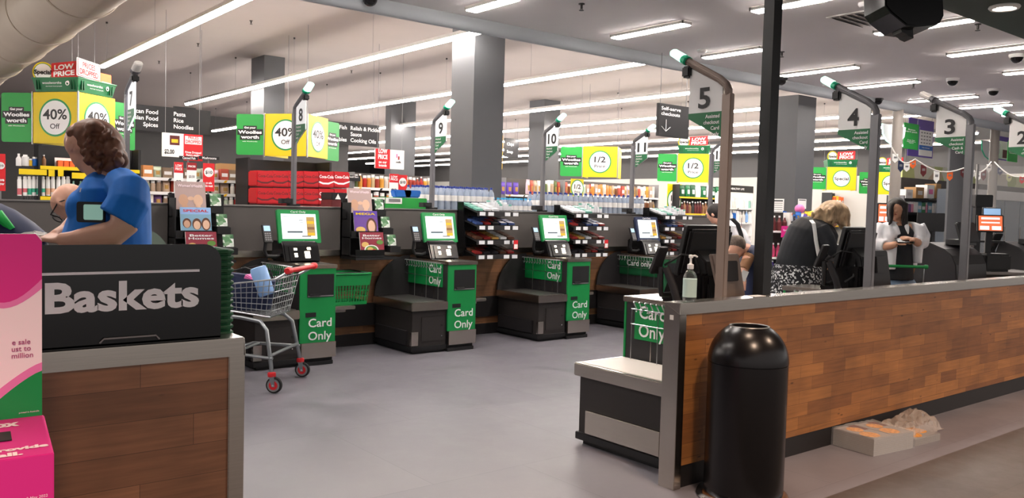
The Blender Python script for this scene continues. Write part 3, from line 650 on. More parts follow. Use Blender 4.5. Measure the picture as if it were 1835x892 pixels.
for rk, (x0, lb) in enumerate(((2.26, 'black magazine rack on the low wall left of the trolley'), (3.93, 'black magazine rack on the low wall between signs eight and nine'))):
    mag_rack(x0, lb, None)
    wh = 'on the rack left of sign eight' if rk == 0 else 'on the rack right of sign eight'
    g = 'magazines '+wh
    M('mag_rose', '#b59c98', .4); M('mag_skin', '#c99d82', .5); M('mag_skin2', '#dcb59a', .5); M('mag_blue', '#7fa9c4', .4); M('mag_food', '#8f2f40', .4); M('mag_hair', '#5f3a28', .5); M('mag_leaf', '#5f8a3c', .5); M('mag_violet', '#6a4698', .4); M('mag_pasta', '#d9b36a', .5)
    bodies = [('figure', -.24, .45, .16, .17, 'mag_skin'), ('figure', .24, .45, .16, .17, 'mag_skin2'), ('figure', 0, .50, .10, .06, 'mag_skin2'), ('figure', -.20, .18, .10, .2, 'mag_skin'), ('figure', .22, .18, .10, .2, 'mag_skin2')]
    faces = [('figure', -.30, .45, .14, .17, 'mag_hair'), ('figure', -.30, .42, .10, .13, 'mag_skin'), ('figure', .02, .42, .15, .20, 'mag_hair'), ('figure', .02, .38, .11, .15, 'mag_skin2'), ('figure', .32, .42, .15, .22, 'mag_hair'), ('figure', .32, .40, .11, .16, 'mag_skin2')]
    bowl = [('figure', -.30, .45, .15, .12, 'mag_pasta'), ('figure', -.05, .22, .30, .22, 'white'), ('figure', -.05, .22, .25, .18, 'mag_leaf'), ('figure', -.10, .25, .12, .09, 'mag_pasta'), ('figure', .05, .18, .10, .07, 'red'), ('figure', .32, .55, .14, .10, 'mag_leaf')]
    portrait = [('figure', .22, .38, .22, .34, 'mag_hair'), ('figure', .22, .38, .15, .25, 'mag_skin2'), ('figure', -.25, .25, .2, .12, 'mag_pasta')]
    if rk == 0: specs = [('mag_rose', ["Women'sHealth"], 'palepink', 'beige magazine with two bare figures, top tier, ', None, bodies), ('mag_blue', ['SPECIAL'], 'red', 'blue family photo magazine, middle tier, ', 'skyblue', faces), ('mag_food', ['Better', 'Homes'], 'white', 'dark red food magazine with white title, lowest tier, ', None, bowl)]
    else: specs = [('mag_rose', ["Women'sHealth"], 'palepink', 'beige magazine with bare figures, top tier, ', None, bodies), ('mag_violet', ['MEGA'], 'yellow', 'purple and yellow portrait magazine, middle tier, ', 'purple', portrait), ('mag_food', ['Better', 'Homes'], 'white', 'dark red food magazine with white title, lowest tier, ', None, bowl)]
    for i, (cv, ti, tc_, l_, bd, art) in enumerate(specs):
        magazine(x0+.15+.015*i, 7.64-.11-.10*i, (1.31, 1.13, .95)[i], .265, (.30, .255, .225)[i], cv, ti, tc_, l_+wh, g, band=bd, art=art)
        card_pack(x0+.37+.03*i, 7.64-.075-.08*i, (1.395, 1.215, 1.035)[i], ['top', 'middle', 'lowest'][i]+' green and white card packet '+wh, 'card packets '+wh)
    if rk == 1: 
        pass

# confectionery racks with sloping shelves
cb = {k: M(k, c, .35) for k, c in (('choc_red', '#8e2b2a'), ('choc_brown', '#5a3a2c'), ('choc_blue', '#3a4f86'), ('choc_gold', '#b08a48'), ('choc_white', '#d8dade'), ('choc_mint', '#6fb0a0'), ('choc_pink', '#c0406a'), ('choc_black', '#26242a'))}
def sweets_rack(x0, where):
    t = thing('confectionery_rack', 'black sweets rack with four sloping shelves, '+where, 'rack', (x0, 7.64, 0))
    MB().prism([(0, .90), (-.10, .90), (-.16, 1.02), (-.10, 1.5), (0, 1.5)], (0, 0, 0), Y_, Z_, (.012, 0, 0), 'blackgloss').build('side_panel', t)
    MB().bb(0, .60, -.012, 0, .9, 1.5, 'black').build('back_panel', t)
    zs = [1.40, 1.25, 1.09, .93]
    for i, z in enumerate(zs):
        sl = radians(-14); L = .34
        s = Vector((0, -cos(sl), sin(sl)))
        o = Vector((.02, -.012, z+.065))
        tr = MB().prism([(0, 0), (.58, 0), (.58, .008), (0, .008)], o, X_, Z_, s*L, 'black'); f = o+s*L
        tr.bb(.02, .60, f.y-.006, f.y, f.z-.03, f.z+.02, 'charcoal'); tr.build('shelf', t)
        for k in (0, 1, 3, 4): MB().bb(.05+k*.115, .125+k*.115, f.y-.009, f.y-.006, f.z-.026, f.z+.014, 'tagwhite').build('price_tag', t)
    return t
sx = (5.33, 6.75, 8.33); wh = ('between signs nine and ten', 'between signs ten and eleven', 'right of sign eleven')
barpal = [['choc_white', 'choc_white', 'choc_pink', 'choc_red'], ['choc_black', 'choc_blue', 'choc_blue', 'choc_red'], ['choc_brown', 'choc_red', 'choc_gold', 'choc_white'], ['choc_black', 'choc_brown', 'choc_red', 'choc_black']]
gumm = MB().lathe([(.021, 0), (.023, .01), (.023, .05)], (0, 0, 0), 'choc_white', 14).mesh('gum_body', smooth=True)
for r_, (x0, w_) in enumerate(zip(sx, wh)):
    sweets_rack(x0, w_)
    for i, z in enumerate((1.40, 1.25, 1.09, .93)):
        nt_ = 5 if i else 3
        for k in range(nt_):
            for j in range(3):
                mt = barpal[i][(k+j*(i % 2)+r_) % 4] if i else ('choc_white' if (k+r_) % 3 else 'choc_mint')
                s = .04+.1*j
                o = MB().box((0, 0, .011), (.085, .075, .022), mt, rx=radians(14)).build('sweets_packet', loc=(x0+.085+k*.112, 7.64-.012-s*.97-.02, z+.072-s*.242+.003))
                tag(o, 'wrapped sweets packet on the %s shelf of the rack %s' % (['top', 'second', 'third', 'lowest'][i], w_), 'sweets', 'sweets on the rack '+w_)
    for k in range(5):
        for j in range(3):
            t = thing('gum_tub', 'small white gum tub on top of the rack '+w_, 'tub', (x0+.385+k*.044, 7.64-.05-j*.085, 1.458-j*.02), 0, 'gum tubs on the rack '+w_)
            b = bpy.data.objects.new('tub', gumm); COL.objects.link(b); b.parent = t
            MB().lathe([(.022, .05), (.022, .068), (.018, .07)], (0, 0, 0), 'choc_mint' if (k+j) % 3 == 0 else 'choc_white', 12).build('lid', t)
    t = tag(MB().prism([(-.03, 0), (.03, 0), (.03, .1), (-.03, .1)], (0, 0, 0), X_, Z_, (0, -.003, 0), 'red').prism([(-.024, .006), (.024, .006), (.024, .055), (-.024, .055)], (0, -.003, 0), X_, Z_, (0, -.001, 0), 'paper').build('red_ticket', loc=(x0+.55, 7.64-.36, .99)), 'red and white price ticket on the sweets rack '+w_, 'ticket')

# power socket
t = thing('power_socket', 'white double power socket on the black kick board beside the trolley', 'socket', (3.80, 7.645, .34))
MB().bb(-.06, .06, -.012, 0, -.04, .04, 'white').build('plate', t, bev=.004)
MB().bb(-.035, -.015, -.02, -.01, -.015, .015, 'paper').bb(.015, .035, -.02, -.01, -.015, .015, 'paper').build('switch', t, bev=.002)
# ---------------------------------------------------------------- trolleys and baskets
def wire_grid(mb, A, B, C_, D_, nu, nv, r, mat):
    """bars between edges A-B (start) and D-C (end): nu bars A->D direction, nv bars across"""
    A, B, C_, D_ = map(Vector, (A, B, C_, D_))
    for i in range(nu+1):
        s = i/nu; mb.tube([A.lerp(B, s), D_.lerp(C_, s)], r, mat, 5)
    for j in range(1, nv):
        s = j/nv; mb.tube([A.lerp(D_, s), B.lerp(C_, s)], r, mat, 5)
def make_trolley(label, loc, rz, handle='red', hz=.93):
    t = thing('shopping_trolley', label, 'trolley', loc, rz)
    r = .0035
    # basket: x from 0 (handle) to .72 (nose)
    bt = [(.02, -.25, .86), (.02, .25, .86), (.74, .19, .76), (.74, -.19, .76)]; bb_ = [(.08, -.20, .56), (.08, .20, .56), (.68, .15, .62), (.68, -.15, .62)]
    mb = MB()
    wire_grid(mb, bt[0], bt[3], bb_[3], bb_[0], 15, 6, r, 'wire'); wire_grid(mb, bt[1], bt[2], bb_[2], bb_[1], 15, 6, r, 'wire')
    wire_grid(mb, bt[3], bt[2], bb_[2], bb_[3], 8, 5, r, 'wire'); wire_grid(mb, bt[0], bt[1], bb_[1], bb_[0], 9, 6, r, 'wire'); wire_grid(mb, bb_[0], bb_[1], bb_[2], bb_[3], 9, 12, r, 'wire')
    mb.tube(bt, .007, 'wire', 8, closed=True); mb.tube(bb_, .006, 'wire', 8, closed=True)
    mb.build('wire_basket', t, smooth=True)
    for s in (-1, 1):
        mb = MB().tube([(.02, s*.25, .86), (-.05, s*.26, .90), (-.09, s*.265, hz)], .011, 'wire', 8)
        mb.build('handle_arm', t, smooth=True)
    MB().tube([(-.09, -.29, hz), (-.10, -.15, hz), (-.10, .15, hz), (-.09, .29, hz)], .019, handle, 12).build('handle', t, smooth=True)
    for s in (-1, 1): MB().lathe([(.026, -.03), (.028, -.01), (.028, .01), (.022, .03)], (-.09, s*.285, hz), handle, 14, axis='Y').build('handle_end', t, smooth=True)
    # chassis
    mb = MB()
    for s in (-1, 1):
        mb.tube([(.66, s*.16, .57), (.30, s*.21, .55), (.14, s*.245, .53), (.08, s*.27, .47), (.03, s*.30, .20), (.02, s*.31, .14)], .016, 'galv', 10)
        mb.tube([(.02, s*.30, .26), (.40, s*.24, .28), (.72, s*.17, .16)], .013, 'galv', 8)
        mb.tube([(.60, s*.165, .58), (.66, s*.165, .45), (.70, s*.17, .18)], .012, 'galv', 8)
    mb.tube([(.04, -.29, .28), (.04, .29, .28)], .013, 'galv', 8); mb.tube([(.35, -.245, .28), (.35, .245, .28)], .011, 'galv', 8); mb.tube([(.66, -.16, .57), (.66, .16, .57)], .014, 'galv', 8)
    mb.build('chassis', t, smooth=True)
    for x, s in ((.0, -.31), (.0, .31), (.72, -.17), (.72, .17)):
        ca = MB().lathe([(.03, .125), (.032, .14), (.03, .155), (.016, .16)], (x+.02, s, 0), handle, 14)
        ca.prism([(x+.035, .13), (x-.005, .13), (x-.012, .05), (x+.012, .05)], (0, s-.024, 0), X_, Z_, (0, .005, 0), 'galv'); ca.prism([(x+.035, .13), (x-.005, .13), (x-.012, .05), (x+.012, .05)], (0, s+.019, 0), X_, Z_, (0, .005, 0), 'galv')
        ca = ca.build('caster', t)
        w = MB().lathe([(.02, -.018), (.052, -.018), (.061, -.012), (.061, .012), (.052, .018), (.02, .018)], (x, s, .061), 'rubber', 24, axis='Y')
        w.lathe([(.048, -.02), (.048, .02)], (x, s, .061), 'greyplastic', 22, axis='Y').lathe([(.034, -.022), (.034, .022)], (x, s, .061), handle, 20, axis='Y').lathe([(.008, -.026), (.008, .026)], (x, s, .061), 'chrome', 10, axis='Y')
        w.build('wheel', ca, smooth=True)
    return t
w1, w2 = at(491, 704, Z=0), at(542, 675, Z=0); mid = (w1+w2)/2; ax = (w2-w1).normalized()
trz = math.atan2(-ax.x, ax.y)      # wheels line along local -y
TR = Vector((mid.x, mid.y, 0)); trolley = make_trolley('silver wire shopping trolley with red handle and red wheels in front of checkout eight', TR, math.atan2(-ax.y, -ax.x)-pi/2)
def tl(x, y, z): return trolley.matrix_basis @ Vector((x, y, z)) if False else TR + Matrix.Rotation(trolley.rotation_euler.z, 3, 'Z') @ Vector((x, y, z))
p = tl(.26, .03, .60)
t = thing('cloth_bag', 'dark open shopping bag lying in the red handled trolley', 'bag', p, trolley.rotation_euler.z)
MB().loft([((.05, 0, 0), (.16, 0, 0), (0, .13, 0)), ((.05, 0, .12), (.19, 0, 0), (0, .15, 0)), ((.05, 0, .25), (.20, 0, .03), (0, .14, 0)), ((.05, 0, .24), (.17, 0, .03), (0, .11, 0)), ((.05, 0, .10), (.14, 0, 0), (0, .09, 0))], 'navy', 20).build('body', t, smooth=True)
mb = MB(); 
for s in (-1, 1): mb.tube([(-.08, s*.13, .22), (-.06, s*.12, .30), (.05, s*.11, .33), (.16, s*.12, .30), (.18, s*.13, .22)], .008, 'black', 6)
mb.build('handles', t, smooth=True)
p = tl(.14, .12, .72)
t = thing('drink_bottle', 'pale blue cylinder shaped jug leaning in the red handled trolley', 'jug', p, trolley.rotation_euler.z)
R_ = Matrix.Rotation(radians(20), 3, 'Y')
mb = MB().lathe([(.055, 0), (.062, .01), (.066, .20), (.06, .225), (.05, .23)], (0, 0, 0), 'skyblue', 28)
for i, q in enumerate(mb.v): mb.v[i] = R_ @ q
mb.build('body', t, smooth=True)
p = tl(.32, -.06, .78)
t = thing('food_packet', 'small pink and white packet on top of the bag in the trolley', 'packet', p, .6)
MB().box((0, 0, .05), (.16, .09, .05), 'midpink', rx=.4).box((.0, .0, .05), (.06, .094, .054), 'paper', rx=.4).build('wrapper', t, bev=.008)
t = thing('wire_tray', 'black wire tray standing on end in the red handled trolley', 'tray', tl(.10, -.15, .60), trolley.rotation_euler.z)
mb = MB(); wire_grid(mb, (-.02, -.04, 0), (.20, -.04, 0), (.17, -.04, .31), (-.05, -.04, .31), 12, 6, .003, 'black'); mb.build('grid', t)

def make_basket(label, loc, rz, group=None, w=.40, d=.27, h=.22, mat='green', rimmat='black', handles=True):
    t = thing('shopping_basket', label, 'basket', loc, rz, group)
    def sec(z, s): return [(-w/2*s, -d/2*s, z), (w/2*s, -d/2*s, z), (w/2*s, d/2*s, z), (-w/2*s, d/2*s, z)]
    lo, hi = sec(0, .80), sec(h, .98)
    mb = MB(); rows_ = 5
    for (a, b, c_, d_, n) in ((lo[0], lo[1], hi[1], hi[0], 12), (lo[1], lo[2], hi[2], hi[1], 8), (lo[2], lo[3], hi[3], hi[2], 12), (lo[3], lo[0], hi[0], hi[3], 8)):
        A, B, C_, D_ = map(Vector, (a, b, c_, d_)); nrm = (B-A).cross(D_-A).normalized()*.003
        def quad(s0, s1, t0, t1):
            P = [A.lerp(B, s).lerp(D_.lerp(C_, s), q) for s, q in ((s0, t0), (s1, t0), (s1, t1), (s0, t1))]
            mb.add(P+[p-nrm for p in P], [(0, 1, 2, 3), (7, 6, 5, 4), (0, 4, 5, 1), (1, 5, 6, 2), (2, 6, 7, 3), (3, 7, 4, 0)], mat)
        quad(0, 1, 0, .1); quad(0, 1, .62, 1)
        for i in range(n+1):
            s = i/n; quad(max(0, s-.012), min(1, s+.012), .1, .62)
        for q in (.27, .45): quad(0, 1, q-.012, q+.012)
    for i in range(9): mb.bb(-w*.4, w*.4, -d*.4+i*d*.1-.004, -d*.4+i*d*.1+.004, 0, .004, mat)
    for i in range(11): mb.bb(-w*.4+i*w*.08-.004, -w*.4+i*w*.08+.004, -d*.4, d*.4, 0, .004, mat)
    mb.build('basket_body', t)
    mb = MB(); P = [Vector(p) for p in sec(h, 1.0)]; mb.tube([p.lerp(q, s) for p, q in zip(P, P[1:]+P[:1]) for s in (.06, .5, .94)], .009, rimmat if rimmat != 'black' else mat, 8, closed=True); mb.build('rim', t, smooth=True)
    if handles:
        for s in (-1, 1):
            mb = MB().tube([(-w/2+.02, s*.03, h), (-w/2+.03, s*(d/2-.02), h+.008), (-w/2+.06, s*(d/2+.0), h+.012), (w/2-.06, s*(d/2+.0), h+.012), (w/2-.03, s*(d/2-.02), h+.008), (w/2-.02, s*.03, h)], .006, 'black', 6)
            mb.build('handle', t, smooth=True)
    return t
q = at(637, 545, Y=7.34)
make_basket('bright green plastic shopping basket on the steel shelf beside the trolley', (3.835, 7.39, .476), 0, w=.42, d=.34, h=.30)

# stack of baskets in the black holder
t = thing('basket_holder', 'black Baskets sign holder with white lettering on the left partition', 'holder', (0, 2.87, .98))
# face plane just above the partition front
YH = 2.845
def hx(px, py): p = at(px, py, Y=YH); return p.x, p.z-.98
x0, _ = hx(-20, 520); x1, zt = hx(397, 437); _, z0_ = hx(200, 612)
hgt = zt+.0; w_ = x1-x0
MB().prism([(a+x0+w_/2, b+hgt/2) for a, b in rrect(w_, hgt, .06, 8, (0, 0, 1, 0))], (0, YH-2.87, 0), X_, Z_, (0, .004, 0), 'blackgloss').build('sign_board', t, bev=.001)
MB().bb(x0, x1, YH-2.87, .04, .002, .008, 'black').bb(x0, x1-.01, .042, .06, 0, hgt-.04, 'black').build('bracket', t)
la, lz = hx(85, 490); lb_, lz2 = hx(357, 479)
MB().bb(la-.06, lb_, YH-2.874, YH-2.8705, lz-.006, lz+.002, 'greyplastic' if False else 'tagwhite').build('white_line', t)
bx, bz = hx(80, 552); ex, ez = hx(356, 540); tx, tz_ = hx(357, 503)
text('Baskets', ((bx+ex)/2, YH-2.873, (bz+tz_)/2-.004), X_, Z_, .088, 'tagwhite', t, width=ex-bx, bold=.035)
gx, gz = hx(178, 604); g2, _ = hx(285, 598)
MB().tube([(gx, YH-2.874, .012), (gx+.012, YH-2.878, .025), (g2-.012, YH-2.878, .025), (g2, YH-2.874, .012)], .003, 'greyplastic', 6).build('wire_clip', t)
for k in range(16):
    mb_l = 'dark green shopping basket, ' + ('topmost' if k == 15 else 'lowest' if k == 0 else ['second', 'third', 'fourth', 'fifth', 'sixth', 'seventh', 'eighth', 'ninth', 'tenth', 'eleventh', 'twelfth', 'thirteenth', 'fourteenth', 'fifteenth', 'sixteenth', 'seventeenth', 'eighteenth'][k-1]+' from the bottom') + ' of the stack behind the Baskets sign'
    c = make_basket(mb_l, (x1-.105, 3.10, .730+k*.0225), 0, 'stacked baskets behind the black holder', w=.38, d=.27, h=.20, mat='darkgreen', rimmat='darkgreen', handles=False)
t = thing('basket_stand', 'low dark stand carrying the stack of baskets behind the partition', 'stand', (x1-.105, 3.10, 0))
MB().bb(-.18, .18, -.13, .13, .70, .73, 'black').build('platform', t)
for sx_ in (-1, 1):
    for sy_ in (-1, 1): MB().bb(sx_*.16-.012, sx_*.16+.012, sy_*.11-.012, sy_*.11+.012, 0, .70, 'black').build('leg', t)

# ---------------------------------------------------------------- bullet bin
t = thing('litter_bin', 'tall black dome topped litter bin with chrome foot in front of the timber partition', 'bin', (3.612, 2.56, 0))
R = .199
MB().lathe([(R-.004, .03), (R, .04), (R, .695), (R-.003, .697), (R-.003, .702)], (0, 0, 0), 'bin', 56).build('body', t, smooth=True)
prof = [(R+.002, .702)]+[(R*cos(radians(a))+.002, .702+.205*sin(radians(a))) for a in range(0, 65, 5)]
zt = prof[-1][1]; rt = prof[-1][0]
MB().lathe(prof+[(rt-.004, zt+.004), (rt-.01, zt), (rt-.012, zt-.05)], (0, 0, 0), 'bin', 56).build('dome', t, smooth=True)
mb = MB(); ring(mb, (0, 0, zt+.001), X_, Y_, rt-.004, .004, 'steeldull', 40); mb.build('opening_rim', t, smooth=True)
MB().lathe([(rt-.012, 0), (rt-.012, .002)], (0, 0, zt-.03), 'black', 40).build('opening', t)
MB().lathe([(R+.036, 0), (R+.038, .008), (R+.028, .024), (R+.012, .034), (R-.01, .036)], (0, 0, 0), 'chrome', 56).build('foot_ring', t, smooth=True)

# pump bottle of sanitiser on the partition
p = at(1237, 533, Y=2.862); s = p.x
t = thing('pump_bottle', 'clear pump bottle of hand sanitiser standing on the long timber partition', 'bottle', (p.x, 2.868, .98))
MB().lathe([(.028, 0), (.034, .004), (.036, .02), (.036, .125), (.033, .14), (.022, .158), (.014, .166), (.014, .175)], (0, 0, 0), 'clear', 32).build('bottle_body', t, smooth=True)
MB().lathe([(.0368, .024), (.0368, .12)], (0, 0, 0), 'sanitiser', 32).build('label', t, smooth=True)
mb = MB().lathe([(.016, .172), (.017, .176), (.017, .196), (.008, .2), (.006, .205), (.006, .23), (.012, .232), (.012, .245), (.004, .248)], (0, 0, 0), 'white', 18).tube([(0, 0, .24), (.02, -.012, .243), (.032, -.018, .236)], .005, 'white', 8); mb.build('pump', t, smooth=True)
# small plate on the partition top
p = at(1318, 529, Z=.98)
tag(MB().bb(-.05, .05, -.03, .03, 0, .002, 'white').build('card_slip', loc=(4.12, 2.88, .98)), 'white slip lying on the partition top beside the black post', 'card')

# ---------------------------------------------------------------- catalogues on the floor
covers['cat'] = MATS['cover_cat'] = cover('cover_cat', ['#c8894a', '#8d8c90', '#d9b070', '#4a3226', '#a8a6aa', '#7d7c80'], 9, 7)
M('catgrey', '#8f8c8e', .5); M('catedge', '#96918e', .6); M('pizza', '#c98c46', .6, noise=.35, nscale=60)
M('film', '#ffffff', .12, alpha=.16, spec=.9); M('film2', '#cdbfb4', .15, alpha=.42, spec=.8)
a_, b_, c_ = at(1565, 818, Z=0), at(1490, 797, Z=0), at(1635, 803, Z=0)
crz = math.atan2(c_.y-a_.y, c_.x-a_.x)
def cat_stack(label, loc, rz, w, d, h, n, grp):
    t = thing('catalogue_bundle', label, 'catalogues', loc, rz, None); 
    for k in range(n):
        mb = MB().bb(0, w, 0, d, k*h/n+.0005, (k+1)*h/n-.0005, 'catedge'); o = mb.build('catalogue_layer', t)
    return t
t = cat_stack('flat bundle of food catalogues wrapped in clear plastic on the floor, nearest the bin', (a_.x, a_.y, 0), crz, .40, .29, .105, 9, None)
for x0 in (.0, .2):
    mb = MB().bb(x0+.004, x0+.196, .005, .285, .105, .107, 'catgrey'); mb.bb(x0+.12, x0+.19, .17, .28, .107, .1075, 'maroon')
    for cx, cy, r_ in ((.07, .08, .07), (.09, .20, .06)): disc(mb, (x0+cx, cy, .1075), X_, Y_, r_, 'catedge', .0006, 28); disc(mb, (x0+cx, cy, .1081), X_, Y_, r_*.86, 'pizza', .0008, 28)
    mb.build('front_cover', t)
mb = MB(); nx, ny = 14, 10; V = []
rnd = random.Random(3)
for j in range(ny+1):
    for i in range(nx+1): V.append((-.008+.416*i/nx+rnd.uniform(-.004, .004), -.008+.306*j/ny, .112+rnd.uniform(0, .007)))
mb.add(V, [(j*(nx+1)+i, j*(nx+1)+i+1, (j+1)*(nx+1)+i+1, (j+1)*(nx+1)+i) for j in range(ny) for i in range(nx)], 'film')
for edge in ([(i, 0) for i in range(nx+1)], [(0, j) for j in range(ny+1)], [(i, ny) for i in range(nx+1)], [(nx, j) for j in range(ny+1)]):
    top = [V[j*(nx+1)+i] for i, j in edge]; bot = [(x+rnd.uniform(-.006, .006), y+rnd.uniform(-.006, .006), .003) for x, y, z in top]; n = len(top)
    mb.add(top+bot, [(k, k+1, n+k+1, n+k) for k in range(n-1)], 'film')
mb.build('plastic_wrap', t)
p = at(1600, 775, Z=0); p = at(1640, 783, Z=0)
t = cat_stack('smaller opened pile of food catalogues under torn plastic beside the wrapped bundle', (5.33, 2.50, 0), crz+.05, .30, .22, .045, 4, None)
mb = MB().bb(.004, .296, .004, .216, .045, .047, 'catgrey'); disc(mb, (.09, .09, .047), X_, Y_, .075, 'pizza', .001, 28); disc(mb, (.22, .12, .047), X_, Y_, .065, 'pizza', .001, 28); mb.build('front_cover', t)
t = thing('plastic_bag', 'crumpled torn clear plastic sheet on the floor against the kick board', 'bag', (5.42, 2.54, 0), .1)
rnd = random.Random(11); nx, ny = 16, 10; V = []
for j in range(ny+1):
    for i in range(nx+1):
        u_, v_ = i/nx, j/ny
        z = .055+.075*math.exp(-((u_-.80)/.2)**2)*math.exp(-((v_-.6)/.5)**2)+.04*math.exp(-((u_-.35)/.25)**2)+rnd.uniform(-.012, .016)
        if i in (0, nx) or j in (0, ny): z = .05 if i == 0 else .012
        V.append((-.12+.62*u_+rnd.uniform(-.01, .01), .0+.24*v_+rnd.uniform(-.008, .008), z))
MB().add(V, [(j*(nx+1)+i, j*(nx+1)+i+1, (j+1)*(nx+1)+i+1, (j+1)*(nx+1)+i) for j in range(ny) for i in range(nx)], 'film2').build('sheet', t)

# ---------------------------------------------------------------- pink charity display
t = thing('charity_display', 'pink card charity collection box with tall pink and white back board', 'display', (0, 0, 0))
Yb = 2.36
def db(px, py, Y=Yb): p = at(px, py, Y=Y); return p.x, p.z
xr, zt = db(75, 419); xl = db(-90, 520)[0]; _, zm = db(40, 748); xr2 = db(79, 742)[0]
wv = []
def strip(f0, f1, mat, y):
    n = 14; P = [(xl+(xr-xl)*i/n, f0(i/n)) for i in range(n+1)]+[(xl+(xr-xl)*i/n, f1(i/n)) for i in range(n, -1, -1)]
    return MB().prism(P, (0, y, 0), X_, Z_, (0, -.0006, 0), mat)
MB().prism([(a+(xl+xr)/2, b+(zt+zm)/2) for a, b in rrect(xr-xl, zt-zm, .018, 5, (0, 0, 1, 1))], (0, Yb, 0), X_, Z_, (0, .012, 0), 'palepink').build('back_board', t)
zz = lambda py: db(60, py)[1]
strip(lambda s: zt-.016 if s > 1.9 else zz(500)+(zz(540)-zz(500))*math.sin(pi*min(1, 1.15*(1-s))), lambda s: zt-(.0 if s < .93 else .004+(s-.93)*.2), 'pink', Yb).build('pink_panel', t)
strip(lambda s: zz(517)+(zz(550)-zz(517))*math.sin(pi*min(1, 1.15*(1-s))), lambda s: zz(500)+(zz(540)-zz(500))*math.sin(pi*min(1, 1.15*(1-s))), 'midpink', Yb).build('pink_wave', t)
strip(lambda s: zm, lambda s: zz(665)-(1-s)**1.3*.16, 'green', Yb).build('green_panel', t)
strip(lambda s: zz(665)-(1-s)**1.3*.16, lambda s: zz(650)-(1-s)**1.3*.15, 'midpink', Yb).build('pink_wave', t)
M('pinktext', '#a8487c', .5)
mb = MB()
for s_, py in (('e sale', 612), ('ust to', 624), ('million', 636)):
    x, z = db(38 if s_ != 'million' else 40, py); text(s_, (x, Yb-.002, z), X_, Z_, .0125, 'pinktext', mb=mb, align='R' if False else 'C', bold=.01)
mb.build('small_lettering', t)
x, z = db(52, 740); text('printed in Australia', (x, Yb-.002, z+.004), X_, Z_, .004, 'palepink', t, bold=0)
# the box in front of it
A = at(79, 743, Y=Yb); B = at(97, 811, Z=A.z); C2 = at(-60, 833, Z=A.z)
dx = (B-C2).normalized(); hb = A.z
E_ = Vector((A.x, A.y, 0))-dx*.62; zb = hb-.30
P4 = [Vector((B.x, B.y, 0)), Vector((A.x, A.y, 0)), Vector((A.x, A.y, 0))-dx*.6, Vector((B.x, B.y, 0))-dx*.6]
MB().prism([(p.x, p.y) for p in P4], (0, 0, 0), X_, Y_, (0, 0, hb), 'pink').build('box', t, bev=.002)
f = Vector((-dx.y, dx.x, 0)) 
bc = lambda px, py: at(px, py, Z=hb)+Vector((0, 0, .0012))
tv = (bc(60, 760)-bc(68, 790)).normalized()
text('box', bc(2, 762), dx, tv, .05, 'palepink', t, bold=.05, width=.075)
text('provide', bc(33, 804), dx, tv, .024, 'palepink', t, bold=.05, width=.115)
text('all.', bc(17, 815), dx, tv, .026, 'palepink', t, bold=.05, width=.05)
q0, q1 = bc(-12, 800), bc(5, 768)
MB().prism([(-.035, -.04), (.035, -.04), (.035, .04), (-.035, .04)], bc(-12, 786), dx, tv, (0, 0, .002), 'black').build('coin_slot', t)
fy = at(66, 889, Y=B.y-.004); text('2 May 2022', (fy.x, B.y-.008, fy.z), dx, Z_, .006, 'palepink', t, bold=0)

# ---------------------------------------------------------------- staffed lanes on the right
def lane_hood(label, dx_):
    Xn = 7.62; P = []
    for px, py in ((1632, 505), (1655, 434), (1664, 434), (1692, 446), (1706, 458), (1713, 475), (1714, 500)):
        q = at(px, py, X=Xn); P.append((q.y, q.z))
    y0 = min(p[0] for p in P); P = [(P[0][0]+.03, .0)]+P+[(P[-1][0], .0)]
    t = thing('checkout_hood', label, 'checkout', (Xn+dx_, 0, 0), 0)
    MB().prism(P, (0, 0, 0), Y_, Z_, (.62, 0, 0), 'charcoal').build('hood', t, bev=.006)
    ytop = max(P, key=lambda p: p[1])[0]; zt = max(p[1] for p in P)
    q = at(1690, 421, X=Xn+.3)
    v = Vector((0, -.35, .94)).normalized(); v = Vector((0, .30, .95)).normalized(); u = X_; w = u.cross(v)
    MB().prism(rrect(.36, .19, .02), (.36, ytop-.16, zt+.09), u, v, w*.03, 'black').build('screen', t, bev=.006)
    MB().bb(.22, .5, ytop-.2, ytop-.05, zt-.02, zt+.03, 'black').build('screen_base', t)
    v2 = Vector((-.25, -.45, .85)).normalized(); u2 = Vector((.9, -.43, 0)).normalized()
    MB().prism(rrect(.10, .26, .015), (-.02, ytop+.10, zt-.02), u2, v2, u2.cross(v2)*.03, 'black').build('payment_terminal', t, bev=.006)
    MB().tube([(.06, ytop+.02, zt-.25), (0, ytop+.09, zt-.15), (-.02, ytop+.10, zt-.05)], .02, 'black', 8).build('terminal_arm', t, smooth=True)
    MB().bb(.05, .58, 3.05, y0+.02, .0, .86, 'darkwarm').build('bag_cabinet', t) if y0 > 3.1 else None
    MB().bb(.02, .60, P[0][0]+.02, P[0][0]+.5, .0, .80, 'darkwarm').build('belt_cabinet', t)
    MB().bb(.04, .58, P[0][0]+.03, P[0][0]+.48, .80, .82, 'convey').build('belt', t)
    return t
lane_hood('dark curved checkout hood with black screen under sign three', 0)
lane_hood('dark curved checkout hood cut off by the right edge', 1.63)
